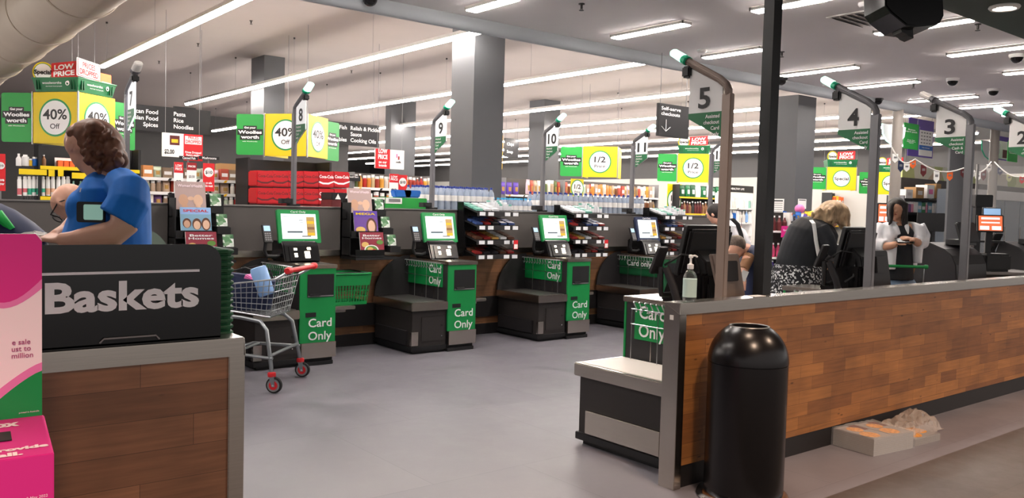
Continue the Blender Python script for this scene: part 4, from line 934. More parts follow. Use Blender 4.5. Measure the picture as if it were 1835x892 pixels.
def monitor(name, label, px, py, D, w, h, mat, yaw, tilt=0, base=True, stand=.25):
    q = at(px, py, D=D); t = thing(name, label, 'screen', q, yaw)
    v = Vector((0, sin(tilt), cos(tilt))); wv_ = X_.cross(v)
    MB().prism(rrect(w, h, .012), (0, 0, 0), X_, v, -wv_*.03, 'black').build('frame', t, bev=.004)
    if mat: 
        mb = MB().prism([(-w*.45, -h*.43), (w*.45, -h*.43), (w*.45, h*.43), (-w*.45, h*.43)], (0, 0, 0), X_, v, wv_*.001, mat)
        if mat == 'screenorange':
            for a, b, c, d in ((-.35, .22, .7, .12), (-.35, 0, .7, .08), (-.40, -.38, .35, .22), (.05, -.38, .35, .22)): mb.prism([(a*w, b*h), ((a+c)*w, b*h), ((a+c)*w, (b+d)*h), (a*w, (b+d)*h)], wv_*.001, X_, v, wv_*.0006, 'screenwhite')
        mb.build('display', t)
    mb = MB().bb(-.025, .025, .03, .06, -stand-h*.3, 0, 'black').bb(-.12, .12, -.04, .12, -stand-h*.3-.02, -stand-h*.3, 'black'); mb.build('stand', t)
    return t
monitor('lane_screen', 'small orange and white screen left of the woman in the white shirt', 1585, 382, 9.4, .17, .23, 'screenorange', -YAW+.2)
monitor('lane_monitor', 'black monitor right of the woman in the white shirt', 1668, 398, 10.0, .30, .22, None, -YAW-.3)
monitor('lane_screen', 'orange and white touch screen with black frame near the right edge', 1775, 400, 7.9, .225, .165, 'screenorange', -YAW-.25, .2)
monitor('lane_screen', 'pale blue screen behind the orange one near the right edge', 1778, 381, 8.4, .17, .10, 'screenblue', -YAW-.25, .2)
# cash register desk behind lane three
q = at(1770, 440, D=8.0)
t = thing('register_desk', 'dark cash register desk carrying the screens near the right edge', 'desk', (q.x, q.y, 0), -YAW)
MB().bb(-.35, .4, -.2, .25, 0, .95, 'darkwarm').build('cabinet', t, bev=.01)
MB().bb(-.38, .43, -.23, .28, .95, .975, 'steeldull').build('worktop', t)
MB().bb(-.1, .15, -.15, .1, .975, 1.14, 'black').build('register', t, bev=.02)
q = at(1668, 430, D=10.2)
t = thing('register_desk', 'dark cash desk carrying the black monitor beside the woman in white', 'desk', (q.x, q.y, 0), -YAW)
MB().bb(-.3, .3, -.2, .25, 0, 1.08, 'charcoal').build('cabinet', t, bev=.01)
MB().bb(-.32, .32, -.22, .27, 1.08, 1.10, 'black').build('worktop', t)
q = at(1586, 430, D=9.6)
t = thing('register_desk', 'timber fronted cash desk behind the woman in the white shirt', 'desk', (q.x, q.y, 0), -YAW)
MB().bb(-.5, .3, -.2, .4, 0, .92, 'brown').build('cabinet', t, bev=.01)
MB().bb(-.52, .32, -.22, .42, .92, 1.12, 'charcoal').build('worktop', t)
# clear screen guard and tall dark post of lane three
q = at(1750, 400, D=8.3)
t = thing('camera_post', 'black post with a small black box on top behind sign three', 'post', (q.x, q.y, 0), -YAW)
MB().bb(-.03, .03, -.03, .03, 0, 1.66, 'black').build('post', t)
MB().bb(-.05, .12, -.06, .06, 1.58, 1.70, 'black').build('box', t, bev=.006)
q = at(1800, 380, D=9.2)
t = thing('screen_guard', 'clear plastic screen guard over the register near the right edge', 'guard', (q.x, q.y, 0), -YAW)
MB().bb(-.32, .55, -.004, .004, 1.0, 2.05, 'plasticclear').build('panel', t)
MB().bb(-.33, -.31, -.01, .01, .9, 2.06, 'steeldull').bb(.54, .56, -.01, .01, .9, 2.06, 'steeldull').bb(-.33, -.31, -.06, .06, 0, .9, 'steeldull').build('frame', t)
# trolley with a green handle
q = at(1617, 500, D=6.75)
t = make_trolley('silver wire trolley with green handle beside the woman in the white shirt', (q.x, q.y, 0), pi/2-YAW, 'green', hz=1.72)
t.scale = (.55, .55, .62)
# kerb plate with white marks on the far side of the partition
# ---------------------------------------------------------------- the store behind: promotional towers
def hang(mb, x, y, z0, z1, r=.004): return mb.tube([(x, y, z0), (x, y, z1)], r, 'greyplastic', 5)
def promo(label, px, py0, py1, D, w, words, basket=False, face_b=True, flap=True, az=13, hb=None):
    """square topped price tower, its near corner at (px), faces going left and away"""
    q = at(px, py1, D=D); zt = at(px, py0, D=D).z; h = zt-q.z
    rz = -(radians(az)+YAW)
    t = thing('price_tower', label, 'sign', (q.x, q.y, q.z), rz, 'yellow price towers')
    fr = -Y_
    MB().bb(-w, 0, 0, .03, 0, h, 'yellow').build('front_board', t, bev=.004)
    MB().bb(-.03, 0, .03, w, 0, h, 'yellow').bb(-w, -w+.03, .03, w, 0, h, 'yellow').build('side_board', t, bev=.004)
    MB().bb(-.012, .012, -.012, .012, -.02, h+.01, 'steeldull').build('corner_post', t); MB().bb(-w-.012, -w+.012, -.012, .012, -.02, h+.01, 'steeldull').build('corner_post', t)
    r = min(w, h)*.37
    def face(c, u):
        mb = MB(); w_ = u.cross(Z_); disc(mb, c, u, Z_, r, 'green', .003); disc(mb, c+w_*.003, u, Z_, r*.90, 'white', .002); rd = mb.build('price_roundel', t)
        c = c+w_*.006
        if words == 'half':
            text('1/2', c+Z_*r*.22, u, Z_, r*.50, 'text', rd, width=r*1.0, bold=.02); text('Price', c-Z_*r*.38, u, Z_, r*.25, 'text', rd, width=r*.95, bold=.015)
        elif words == 'special': text('Special', c, u, Z_, r*.33, 'text', rd, width=r*1.6, bold=.03)
        else:
            text('40%', c+Z_*r*.18, u, Z_, r*.52, 'text', rd, width=r*1.5, bold=.02); text('Off', c-Z_*r*.45, u, Z_, r*.27, 'text', rd, width=r*.6, bold=.01)
    face(Vector((-w/2, -.001, h*.5)), X_)
    if face_b: face(Vector((.001, w/2, h*.5)), Y_)
    def gflap(c, u, ww, hh):
        w_ = u.cross(Z_); fb = MB().prism(rrect(ww, hh, .04), c, u, Z_, -w_*.012, 'lime').build('green_flap', t)
        c = c+w_*.002
        for s, dz, k, wd_ in (('Get your', .17, .045, .42), ('Woolies', .06, .075, .86), ('worth', -.06, .075, .66)):
            MB().prism([(-wd_*ww/2-.02, dz*hh-k*.75), (wd_*ww/2+.02, dz*hh-k*.75), (wd_*ww/2+.02, dz*hh+k*.75), (-wd_*ww/2-.02, dz*hh+k*.75)], c, u, Z_, w_*.001, 'text').build('caption_box', fb)
            text(s, c+Z_*dz*hh+w_*.0025, u, Z_, k*hh, 'textwhite', fb, width=wd_*ww, bold=.04)
        text('with Woolworths', c-Z_*.17*hh+w_*.0025, u, Z_, .022*hh, 'textwhite', fb, width=.55*ww, bold=.02)
    
    for a, b in ((-.02, .02), (-w+.02, w-.02)): hang(MB(), a, b, h, ZH-q.z).build('hanger', t)
    if flap:
        k = .16
        gflap(Vector((-w-.02-.26, -.03 if az else 0, h*.5)), Vector((1, .12, 0)).normalized(), .50*w/.9+.05, h*.97)
        if face_b: gflap(Vector((-.03, w+.26, h*.47)), Vector((.12, 1, 0)).normalized(), .5, h*.97)
    if basket:
        b0 = h+.012
        bt = thing('display_basket', 'green basket of price cards on the '+label.replace('yellow ', ''), 'basket', (q.x, q.y, q.z+b0), rz, 'baskets on the price towers')
        hbk = .22*w/.9; s = .96
        V = [(-w*s, .03, 0), (0-.03, .03, 0), (-.03, w*s, 0), (-w*s, w*s, 0), (-w-.0, -.01, hbk), (.01, -.01, hbk), (.01, w+.01, hbk), (-w, w+.01, hbk)]
        mb = MB().add(V, [(0, 1, 2, 3), (0, 1, 5, 4), (1, 2, 6, 5), (2, 3, 7, 6), (3, 0, 4, 7)], 'deepgreen'); mb.build('basket_body', bt)
        mb = MB().tube([V[4], V[5], V[6], V[7]], .012, 'deepgreen', 6, closed=True)
        for a, b in ((.06, .12), (.82, .88), (.12, .17), (.88, .94)):
            x = -w+w*(a+b)/2; mb.bb(x-.008, x+.008, -.012, .02, .03, hbk-.03, 'darkgreen'); mb.bb(-.01, .014, w*(a+b)/2-.008, w*(a+b)/2+.008, .03, hbk-.03, 'darkgreen')
        mb.build('rim', bt)
        for c, u in ((Vector((-w*.5, -.006, hbk*.55)), X_), (Vector((.006, w*.5, hbk*.55)), Y_)):
            mb = MB(); text('woolworths', c+Z_*.02-u*.06, u, Z_, .04, 'textwhite', width=w*.42, bold=.0, mb=mb); text('the fresh food people', c-Z_*.035-u*.02, u, Z_, .016, 'textwhite', width=w*.36, bold=0, mb=mb)
            ring(mb, c+u*w*.27+Z_*.01, u, Z_, .03, .007, 'textwhite', 16); ring(mb, c+u*(w*.27+.012)+Z_*.03, u, Z_, .014, .005, 'textwhite', 12)
            mb.build('emblem', bt)
        # cards standing in the basket
        def card(nm, pos, u, ww, hh, mat, lines, tmat, lab, roundc=False):
            c = thing('price_card', lab, 'card', (q.x, q.y, q.z+b0), rz, 'price cards in the tower baskets')
            w_ = u.cross(Z_)
            if roundc:
                mb = MB(); disc(mb, pos, u, Z_, ww/2, 'yellow', -.01); disc(mb, pos+w_*.001, u, Z_, ww*.44, 'green', .002); disc(mb, pos+w_*.003, u, Z_, ww*.41, 'white', .002); mb.build('card', c)
            else: MB().prism(rrect(ww, hh, .015), pos, u, Z_, -w_*.01, mat).build('card', c)
            if mat == 'paper': 
                mb = MB(); mb.prism(rrect(ww*.95, hh*.93, .01), pos+w_*.0005, u, Z_, w_*.001, 'deepred'); mb.prism(rrect(ww*.88, hh*.85, .01), pos+w_*.0025, u, Z_, w_*.001, 'paper'); mb.build('border', c)
            text(lines, pos+w_*.009, u, Z_, hh*(.30 if len(lines) > 1 else .2), tmat, c, width=ww*.80, bold=.035, gap=1.3)
        wh_ = label.split(' tower')[0].replace('yellow ', '')
        card('special', Vector((-w*.82, .05, hbk+.11*w/.9)), Vector((1, .35, 0)).normalized(), .34*w/.9, .34, 'white', ['Special'], 'text', 'round yellow rimmed card standing in the basket on the '+wh_+' tower', True)
        card('low', Vector((-w*.36, .06, hbk+.14*w/.9)), Vector((1, 0, .07)).normalized(), .52*w/.9, .27*w/.9, 'red', ['LOW', 'PRICE'], 'textwhite', 'red low price card standing in the basket on the '+wh_+' tower')
        if face_b:
            card('drop', Vector((-.05, w*.34, hbk+.17)), Vector((0, 1, -.07)).normalized(), .55*w/.9, .30*w/.9, 'paper', ['PRICES', 'DROPPED'], 'deepred', 'white prices dropped card standing in the basket on the '+wh_+' tower')
            card('orange', Vector((-.06, w*.82, hbk+.02)), Y_, .26, .30, 'orange', ['r'], 'textwhite', 'orange card at the back corner of the basket on the '+wh_+' tower')
    return t
promo('yellow forty percent off tower behind the blue shirt', 140, 165, 257, 13.4, .86, '40', basket=True)
promo('yellow forty percent off tower over the red cartons', 550, 204, 280, 15.5, .87, '40')
promo('yellow half price tower between signs ten and eleven', 1106, 263, 318, 20.8, .88, 'half', face_b=False)
promo('yellow half price tower below the self serve arrow sign', 1270, 276, 327, 24, .90, 'half', basket=True, face_b=False)
promo('yellow special tower left of sign four', 1534, 300, 341, 26, .88, 'special', basket=True, face_b=False)
promo('yellow special tower behind the round column', 1620, 309, 349, 27, .84, 'special', basket=True, face_b=False)

# ---------------------------------------------------------------- helpers for things on upright planes
def ext(px0, py0, px1, py1, Y):
    a, b = at(px0, py0, Y=Y), at(px1, py1, Y=Y); return a.x, b.x, b.z, a.z
def board(name, label, cat, px0, py0, px1, py1, Y, mat, group=None, wires=True, th=.04):
    """thin board hung from the ceiling, facing the checkouts; returns thing, width, height (origin: centre of the front)"""
    x0, x1, z0, z1 = ext(px0, py0, px1, py1, Y); w, h = x1-x0, z1-z0
    t = thing(name, label, cat, ((x0+x1)/2, Y, (z0+z1)/2), 0, group)
    MB().bb(-w/2, w/2, 0, th, -h/2, h/2, mat).build('board', t, bev=.004)
    if wires:
        ce = ZL if Y < YB else ZH
        for s in (-1, 1): hang(MB(), s*w*.42, th/2, h/2, ce-(z0+z1)/2).build('hanger', t)
    return t, w, h
def word(t, s, x, z, h, mat, align='L', width=None, bold=.015, parent=None): return text(s, (x, -.003, z), X_, Z_, h, mat, parent or t, align=align, width=width, bold=bold)
# aisle signs
t, w, h = board('aisle_sign', 'black aisle sign listing pasta, rice and noodles', 'sign', 150, 178, 377, 243, 16.5, 'text')
for i, (a, b) in enumerate((('Mexican Food', 'Pasta'), ('Asian Food', 'Rice'), ('Spices', 'Noodles'))):
    z = h*(.26-.25*i); k = w/227
    word(t, a, (278-150)*k-w/2-.0, z, .075, 'textwhite', 'R' if False else 'R'); word(t, b, (307-150)*k-w/2, z, .075, 'textwhite')
MB().bb(.35*w-.35, .35*w+.05, .0, .05, h/2, h/2+.03, 'black').build('top_rail', t)
t, w, h = board('aisle_sign', 'black aisle sign listing relish, sauce and cooking oils', 'sign', 540, 212, 679, 264, 17.0, 'text')
for i, (a, b) in enumerate((('Canned Fish', 'Relish & Pickles'), ('', 'Sauce'), ('Vegetables', 'Cooking Oils'))):
    z = h*(.28-.27*i); k = w/139
    if a: word(t, a, (619-540)*k-w/2, z, .085, 'textwhite', 'R')
    word(t, b, (626-540)*k-w/2, z, .085, 'textwhite')
t, w, h = board('aisle_sign', 'small black aisle sign right of the big central column', 'sign', 905, 247, 929, 283, 24, 'text')
word(t, 'Chips', -w*.35, h*.2, .1, 'textwhite'); word(t, 'Soup', -w*.35, -h*.2, .1, 'textwhite')
MB().bb(-w/2-.35, -w/2-.1, -.01, .03, -h*1.15, h*.6, 'amber').build('yellow_edge', t)
t, w, h = board('aisle_sign', 'small black aisle sign above the brown cartons', 'sign', 587, 312, 646, 325, 15.5, 'text', wires=False)
MB().bb(-w/2-.13, -w/2-.01, 0, .03, -.06, .08, 'lime').build('green_tab', t); word(t, 'Breakfast', -w*.2, .03, .035, 'textwhite'); word(t, 'Muesli Bars', w*.12, .03, .035, 'textwhite')
t.children[0]; MB().bb(-.02, .02, .04, .08, -at(617, 319, Y=15.5).z, h/2, 'greyplastic').build('post', t)
t, w, h = board('aisle_sign', 'dark aisle sign with a green number ten', 'sign', 1303, 286, 1346, 328, 25, 'text')
word(t, '10', -w*.1, .05, .28, 'lime', 'C', bold=.03); word(t, 'Frozen', w*.3, .2, .07, 'textwhite', 'C'); word(t, 'Pizza', w*.3, -.15, .07, 'textwhite', 'C')
t, w, h = board('arrow_sign', 'black self serve checkouts sign with a white arrow', 'sign', 1181, 184, 1234, 249, 7.0, 'text')
word(t, 'Self-serve', -w*.42, h*.36, .042, 'textwhite', 'L', width=w*.62); word(t, 'checkouts', -w*.42, h*.20, .042, 'textwhite', 'L', width=w*.6)
MB().tube([(-w*.26, -.003, h*.02), (-w*.26, -.003, -h*.33)], .004, 'textwhite', 6).tube([(-w*.40, -.003, -h*.20), (-w*.26, -.003, -h*.34), (-w*.12, -.003, -h*.20)], .004, 'textwhite', 6).build('arrow', t)
# hanging price boards
t, w, h = board('price_board', 'white and red prices dropped board hanging below the pasta sign', 'sign', 291, 237, 363, 284, 15.2, 'paper')
MB().bb(w*.02, w/2, -.004, 0, -h/2-.05, h/2, 'red').build('red_half', t); MB().bb(w*.05, w*.47, -.007, -.004, h*.08, h*.42, 'paper').build('white_patch', t)
text(['PRICES', 'DROPPED'], (w*.26, -.009, h*.28), X_, Z_, .055, 'red', t, width=w*.38, bold=.02); text(['Prices Dropped', 'Pantry staples'], (w*.26, -.006, -h*.32), X_, Z_, .035, 'textwhite', t, width=w*.4, bold=.03)
MB().bb(-w*.32, -w*.08, -.003, 0, h*.0, h*.4, 'maroon').bb(-w*.28, -w*.12, -.005, -.003, h*.1, h*.25, 'amber').build('picture', t); text('$2.00', (-w*.33, -.004, -h*.28), X_, Z_, .07, 'text', t, width=w*.24, bold=.03)
t, w, h = board('price_board', 'red and white low price board hanging left of sign nine', 'sign', 673, 266, 724, 304, 15.2, 'paper')
MB().bb(-w/2, 0, -.004, 0, -h/2, h/2, 'red').build('red_half', t); text(['LOW', 'PRICE'], (-w*.25, -.006, h*.25), X_, Z_, .085, 'textwhite', t, width=w*.32, bold=.04); text(['on our', 'brands'], (-w*.25, -.006, -h*.25), X_, Z_, .05, 'textwhite', t, width=w*.28, bold=.03)
MB().bb(w*.22, w*.26, -.003, 0, h*.1, h*.3, 'midpink').bb(w*.28, w*.33, -.003, 0, -.0, h*.18, 'deepred').build('picture', t); text('milk', (w*.3, -.004, -h*.12), X_, Z_, .04, 'text', t, width=w*.18)
# red tickets on stalks
def ticket(label, px0, py0, px1, py1, Y, words, disc_txt=None, top='red', low='red'):
    x0, x1, z0, z1 = ext(px0, py0, px1, py1, Y); w, h = x1-x0, z1-z0
    t = thing('price_ticket', label, 'ticket', ((x0+x1)/2, Y, 0), 0, 'tall price tickets')
    MB().bb(-w/2, w/2, 0, .006, z0, z1, low).build('card', t)
    if top != low: MB().bb(-w/2, w/2, -.003, 0, z1-h*.35, z1, top).build('red_top', t)
    text(words, (0, -.005, z1-h*.17 if not disc_txt else z0+h*.25), X_, Z_, h*.08, 'textwhite', t, width=w*.75, bold=.03)
    if disc_txt:
        mb = MB(); disc(mb, (0, -.001, z1-h*.32), X_, Z_, w*.42, 'white', .002); mb.build('white_disc', t); text(disc_txt, (0, -.006, z1-h*.32), X_, Z_, w*.26, 'text', t, width=w*.6, bold=.02)
    else: text('$2' if 'left' in label else '$3.50', (0, -.005, z0+h*.35), X_, Z_, h*.11, 'text', t, width=w*.6, bold=.02)
    MB().bb(-.01, .01, .008, .02, 0, z1-.02, 'greyplastic').build('stalk', t)
ticket('white ticket with red top, left most of three under the pasta sign', 312, 290, 328, 345, 13.5, ['LOW', 'PRICE'], top='red', low='paper')
ticket('white ticket with pink lettering, middle of three under the pasta sign', 335, 291, 352, 330, 13.5, ['PRICES'], top='deepred', low='paper')
ticket('red ten dollar ticket under the pasta sign', 364, 292, 384, 343, 13.5, ['on sale', 'this week'], '$10')
ticket('white ticket with red top left of sign nine', 698, 311, 714, 356, 13.5, ['LOW', 'PRICE'], top='red', low='paper')
ticket('red ten dollar ticket left of sign nine', 714, 313, 729, 354, 13.5, ['on sale', 'this week'], '$10')
ticket('red ticket cut by the left edge beside the aerosol shelf', -8, 275, 10, 342, 13.0, ['save', 'now'], '$10')

# ---------------------------------------------------------------- shelving and goods
def goods(key, cols):
    for i, c in enumerate(cols): M('%s%d' % (key, i), c, .4)
    return ['%s%d' % (key, i) for i in range(len(cols))]
G_snack = goods('snack', ['#d9d0c4', '#b8a08c', '#d08a50', '#a9b7a2', '#c7b0bc', '#8f7a66', '#e4ded4', '#c05a4a'])
G_jar = goods('jar', ['#b02a24', '#d98a3a', '#7a4a2a', '#c8b48a', '#5a6a3a', '#d8d2c8', '#a03a2a', '#e0a040'])
G_mix = goods('mix', ['#3b4a86', '#d8d8d8', '#b03a34', '#e0c84a', '#4a8a5a', '#d08aa0', '#7ab0c8', '#6a4a7a', '#f0ece4'])
PK = {}
def packet_mesh(kind, mat):
    k = (kind, mat)
    if k in PK: return PK[k]
    if kind == 'box': mb = MB().bb(-.5, .5, -.5, .5, 0, 1, mat).bb(-.38, .38, -.52, -.5, .3, .62, 'paper')
    elif kind == 'bag': mb = MB().loft([((0, 0, 0), (.46, 0, 0), (0, .4, 0)), ((0, 0, .12), (.5, 0, 0), (0, .5, 0)), ((0, 0, .7), (.48, 0, 0), (0, .4, 0)), ((0, 0, .92), (.46, 0, 0), (0, .06, 0)), ((0, 0, 1), (.47, 0, 0), (0, .05, 0))], mat, 12).loft([((0, -.02, .25), (.40, 0, 0), (0, .49, 0)), ((0, -.02, .6), (.38, 0, 0), (0, .46, 0))], 'paper' if len(mat) % 2 else 'choc_gold', 12)
    elif kind == 'jar': mb = MB().lathe([(.44, 0), (.48, .05), (.48, .68), (.36, .78)], (0, 0, 0), mat, 14).lathe([(.4, .78), (.4, 1)], (0, 0, 0), 'paper', 14)
    elif kind == 'can': mb = MB().lathe([(.44, 0), (.46, .03), (.46, .80), (.30, .88), (.28, 1)], (0, 0, 0), mat, 14)
    elif kind == 'bottle': mb = MB().lathe([(.44, 0), (.47, .04), (.47, .58), (.2, .78), (.17, .88)], (0, 0, 0), mat, 14).lathe([(.2, .88), (.2, 1)], (0, 0, 0), 'white', 12)
    PK[k] = mb.mesh(kind, smooth=kind != 'box'); return PK[k]
NAMES = {'box': ('packet', 'carton'), 'bag': ('packet_bag', 'bag'), 'jar': ('jar', 'jar'), 'can': ('spray_can', 'can'), 'bottle': ('bottle', 'bottle')}
CW = {'box': 'small carton', 'bag': 'soft packet', 'jar': 'small jar', 'can': 'spray can', 'bottle': 'small bottle'}
def fill(px0, px1, pyb, hpx, Y, kinds, pal, where, step=None, jitter=.15, seed=1, depth=None):
    """goods in a row along a shelf at pyb (at px0) on the plane Y"""
    rnd = random.Random(seed); a = at(px0, pyb, Y=Y); b = at(px1, pyb, Y=Y); hm = hpx*(b-EYE).dot(FW)/F
    x = a.x; n = 0; z = a.z
    while x < b.x:
        kd = rnd.choice(kinds); hh = hm*rnd.uniform(1-jitter, 1); ww = (step or hh*.6)*rnd.uniform(.85, 1.1)
        if kd in ('jar', 'can', 'bottle'): ww = min(ww, hh*.5)
        if x+ww > b.x: break
        o = bpy.data.objects.new(NAMES[kd][0], packet_mesh(kd, rnd.choice(pal))); COL.objects.link(o)
        o.location = (x+ww/2, Y+.02+ww*.4, z+.002); o.scale = (ww*.94, min(ww, .16)*.9, hh)
        tag(o, '%s on %s' % (CW[kd], where), NAMES[kd][1], 'goods on '+where)
        x += ww; n += 1
def shelf_unit(label, px0, px1, pys, Y, mat='dark', back='black', rail='white', top=None, depth=.4):
    """shelving facing the checkouts; pys are the heights of its shelves on the photo at px0"""
    x0, x1 = at(px0, 330, Y=Y).x, at(px1, 330, Y=Y).x
    zt = at(px0, top, Y=Y).z if top else at(px0, min(pys), Y=Y).z+.3
    t = thing('shelving_unit', label, 'shelving', ((x0+x1)/2, Y, 0)); w = x1-x0
    MB().bb(-w/2, w/2, depth, depth+.04, 0, zt, back).build('back_panel', t)
    for s in (-1, 1): MB().bb(s*w/2-.02, s*w/2+.02, 0, depth, 0, zt, mat).build('side_panel', t)
    for py in pys:
        z = at(px0, py, Y=Y).z
        sh = MB().bb(-w/2, w/2, .0, depth, z-.03, z, mat).build('shelf', t)
        MB().bb(-w/2, w/2, -.012, 0, z-.05, z+.004, rail).build('price_rail', sh)
        if rail == 'white':
            for k in range(max(2, int(w/.5))):
                MB().prism([(0, 0), (.05, 0), (.08, .045), (.03, .045)], (-w/2+.1+k*.5, -.013, z-.048), X_, Z_, (0, -.002, 0), 'amber' if k % 3 == 0 else 'black').build('rail_tag', sh)
    z = .1; MB().bb(-w/2, w/2, 0, depth, 0, .15, mat).build('plinth', t)
    return t
# the black case at the far left: creams, sprays, pump bottles
Yc = 14.4
bd_ = shelf_unit('black end display with yellow price rails behind the person in the blue shirt', 72, 250, (297, 352, 385), Yc, 'black', 'black', 'yellow', top=258)
w_ = 'the black display behind the blue shirt'
for i, (px, kd, mt, hp, wp) in enumerate(((106, 'bottle', 'white', 22, 8), (118, 'can', 'white', 19, 12), (130, 'jar', 'amber', 13, 8), (138, 'jar', 'blue', 16, 9), (147, 'bottle', 'dark', 21, 7), (154, 'bottle', 'brown', 20, 8))):
    p = at(px-70+0, 297, Y=Yc) if False else at(px-72+2, 297, Y=Yc)
for i, (px, kd, mt, hp, wp) in enumerate(((36, 'bottle', 'white', 22, 10), (48, 'can', 'white', 20, 13), (57, 'jar', 'amber', 13, 7), (65, 'jar', 'blue', 16, 10), (73, 'bottle', 'dark', 21, 7), (81, 'bottle', 'brown', 20, 8))):
    p = at(px, 297, Y=Yc); k = (p-EYE).dot(FW)/F
    o = bpy.data.objects.new('cosmetics_bottle', packet_mesh(kd, mt)); COL.objects.link(o); o.location = (p.x, Yc+.12, p.z+.002); o.scale = (wp*k, wp*k, hp*k)
    tag(o, ['leftmost slim white bottle', 'white cream tube', 'small amber jar', 'low blue jar', 'dark slim bottle', 'rightmost brown slim bottle'][i]+' on the top shelf of '+w_, 'bottle')
M('spraya', '#e8e8e6', .35); M('sprayb', '#3aa888', .4); M('sprayc', '#cf6a72', .4); M('sprayd', '#e0b090', .4)
for i, px in enumerate((37, 47, 55, 63, 71, 79, 88, 97, 107, 116, 124)):
    p = at(px, 351, Y=Yc); k = (p-EYE).dot(FW)/F
    t = thing('spray_can', 'white spray can on the lower shelf of '+w_, 'can', (p.x, Yc+.1, p.z+.002), 0, 'spray cans behind the staff member')
    hh = 35*k; rr = 3.6*k
    MB().lathe([(rr*.95, 0), (rr, .01), (rr, hh*.82), (rr*.8, hh*.86)], (0, 0, 0), 'spraya', 14).build('can_body', t, smooth=True)
    MB().lathe([(rr*.8, hh*.86), (rr*.78, hh*.98), (rr*.5, hh)], (0, 0, 0), 'white', 12).build('cap', t, smooth=True)
    MB().lathe([(rr*1.02, hh*(.06+.12*(i % 2))), (rr*1.02, hh*.38)], (0, 0, 0), ('sprayb' if 2 <= i <= 5 else 'sprayd' if i in (6, 7) else 'sprayc'), 14).build('coloured_band', t, smooth=True)
for i, px in enumerate((134, 147, 160, 172, 184)):
    p = at(px, 351, Y=Yc); k = (p-EYE).dot(FW)/F
    t = thing('pump_bottle', 'pale aqua pump bottle on the lower shelf of '+w_, 'bottle', (p.x, Yc+.1, p.z+.002), 0, 'aqua pump bottles behind the staff member')
    r_ = 5.4*k; hh = 26*k
    MB().lathe([(r_*.9, 0), (r_, .02), (r_, hh*.55), (r_*.45, hh*.78), (r_*.25, hh*.86)], (0, 0, 0), 'mint', 14).build('bottle_body', t, smooth=True)
    MB().lathe([(r_*.26, hh*.86), (r_*.26, hh)], (0, 0, 0), 'mint', 10).tube([(0, 0, hh), (0, -r_*.8, hh)], r_*.15, 'mint', 6).build('pump', t)
for i, (px0, px1, py) in enumerate(((34, 84, 302), (87, 98, 304), (104, 114, 304), (129, 168, 309))):
    x0, x1, z0, z1 = ext(px0, py, px1, py+12, Yc-.03)
    tag(MB().bb(-(x1-x0)/2, (x1-x0)/2, 0, .01, -(z1-z0)/2, (z1-z0)/2, 'yellow').build('price_strip', loc=((x0+x1)/2, Yc-.03, (z0+z1)/2)), ['long yellow price strip', 'first short yellow price ticket', 'second short yellow price ticket', 'yellow price strip above the aqua pump bottles'][i]+' on '+w_, 'ticket')
x0, x1, z0, z1 = ext(103, 285, 138, 305, Yc+.02)
t = thing('gift_box', 'white tray of orange boxes on '+w_, 'box', ((x0+x1)/2, Yc+.15, z0)); hh = z1-z0
MB().bb((x0-x1)/2, (x1-x0)/2, -.08, .1, 0, hh*.3, 'paper').bb((x0-x1)/2, (x1-x0)/2, .08, .1, 0, hh*1.2, 'paper').build('tray', t)
for k in (-.3, 0, .3): MB().bb((x1-x0)*k-(x1-x0)*.13, (x1-x0)*k+(x1-x0)*.13, -.07, .07, hh*.1, hh*.9, 'orange').build('orange_box', t, bev=.005)
x0, x1, z0, z1 = ext(40, 350, 62, 356, Yc-.03); text("$13.00", (at(52, 352, Y=Yc).x, Yc-.02, at(52, 352, Y=Yc).z-.02), X_, Z_, .045, 'text', None, name='price_lettering')
o = bpy.data.objects['price_lettering']; o.parent = bd_; o.location = -bd_.location
# aisle end shelves between the two forty percent towers
Y2 = 15.6
shelf_unit('grey shelving with packets left of the red cartons', 236, 452, (316, 342, 368), Y2, 'greyplastic', 'panelgrey', 'white', top=300)
for i, (py, hp, pal, kd) in enumerate(((316, 20, G_snack, ['bag', 'box']), (342, 20, G_snack+G_jar, ['bag', 'jar']), (368, 20, G_mix+G_snack, ['box', 'bag', 'jar']))):
    fill(238, 450, py, hp, Y2, kd, pal, 'the %s shelf left of the red cartons' % ['top', 'middle', 'lowest'][i], step=.17, seed=10+i)
x0, x1, z0, z1 = ext(395, 281, 442, 293, Y2+.1)
tag(MB().bb(0, x1-x0, 0, .3, 0, .16, 'cardboard').build('carton', bev=.005, loc=(x0, Y2+.08, at(236, 300, Y=Y2).z+.001)), 'flat brown carton on top of the shelving left of the red cartons', 'carton')
for px0, px1, lb, s in ((322, 355, 'small black shelf header reading canned fish', 'Canned Fish'), (357, 393, 'small black shelf header right of the canned fish header', 'Mushrooms')):
    t, w, h = board('shelf_header', lb, 'sign', px0, 279, px1, 287, 15.0, 'text', wires=False); word(t, s, 0, 0, .04, 'textwhite', 'C', width=w*.7)
    MB().bb(-.012, .012, .04, .06, -at(px0, 283, Y=15.0).z, 0, 'greyplastic').build('post', t)
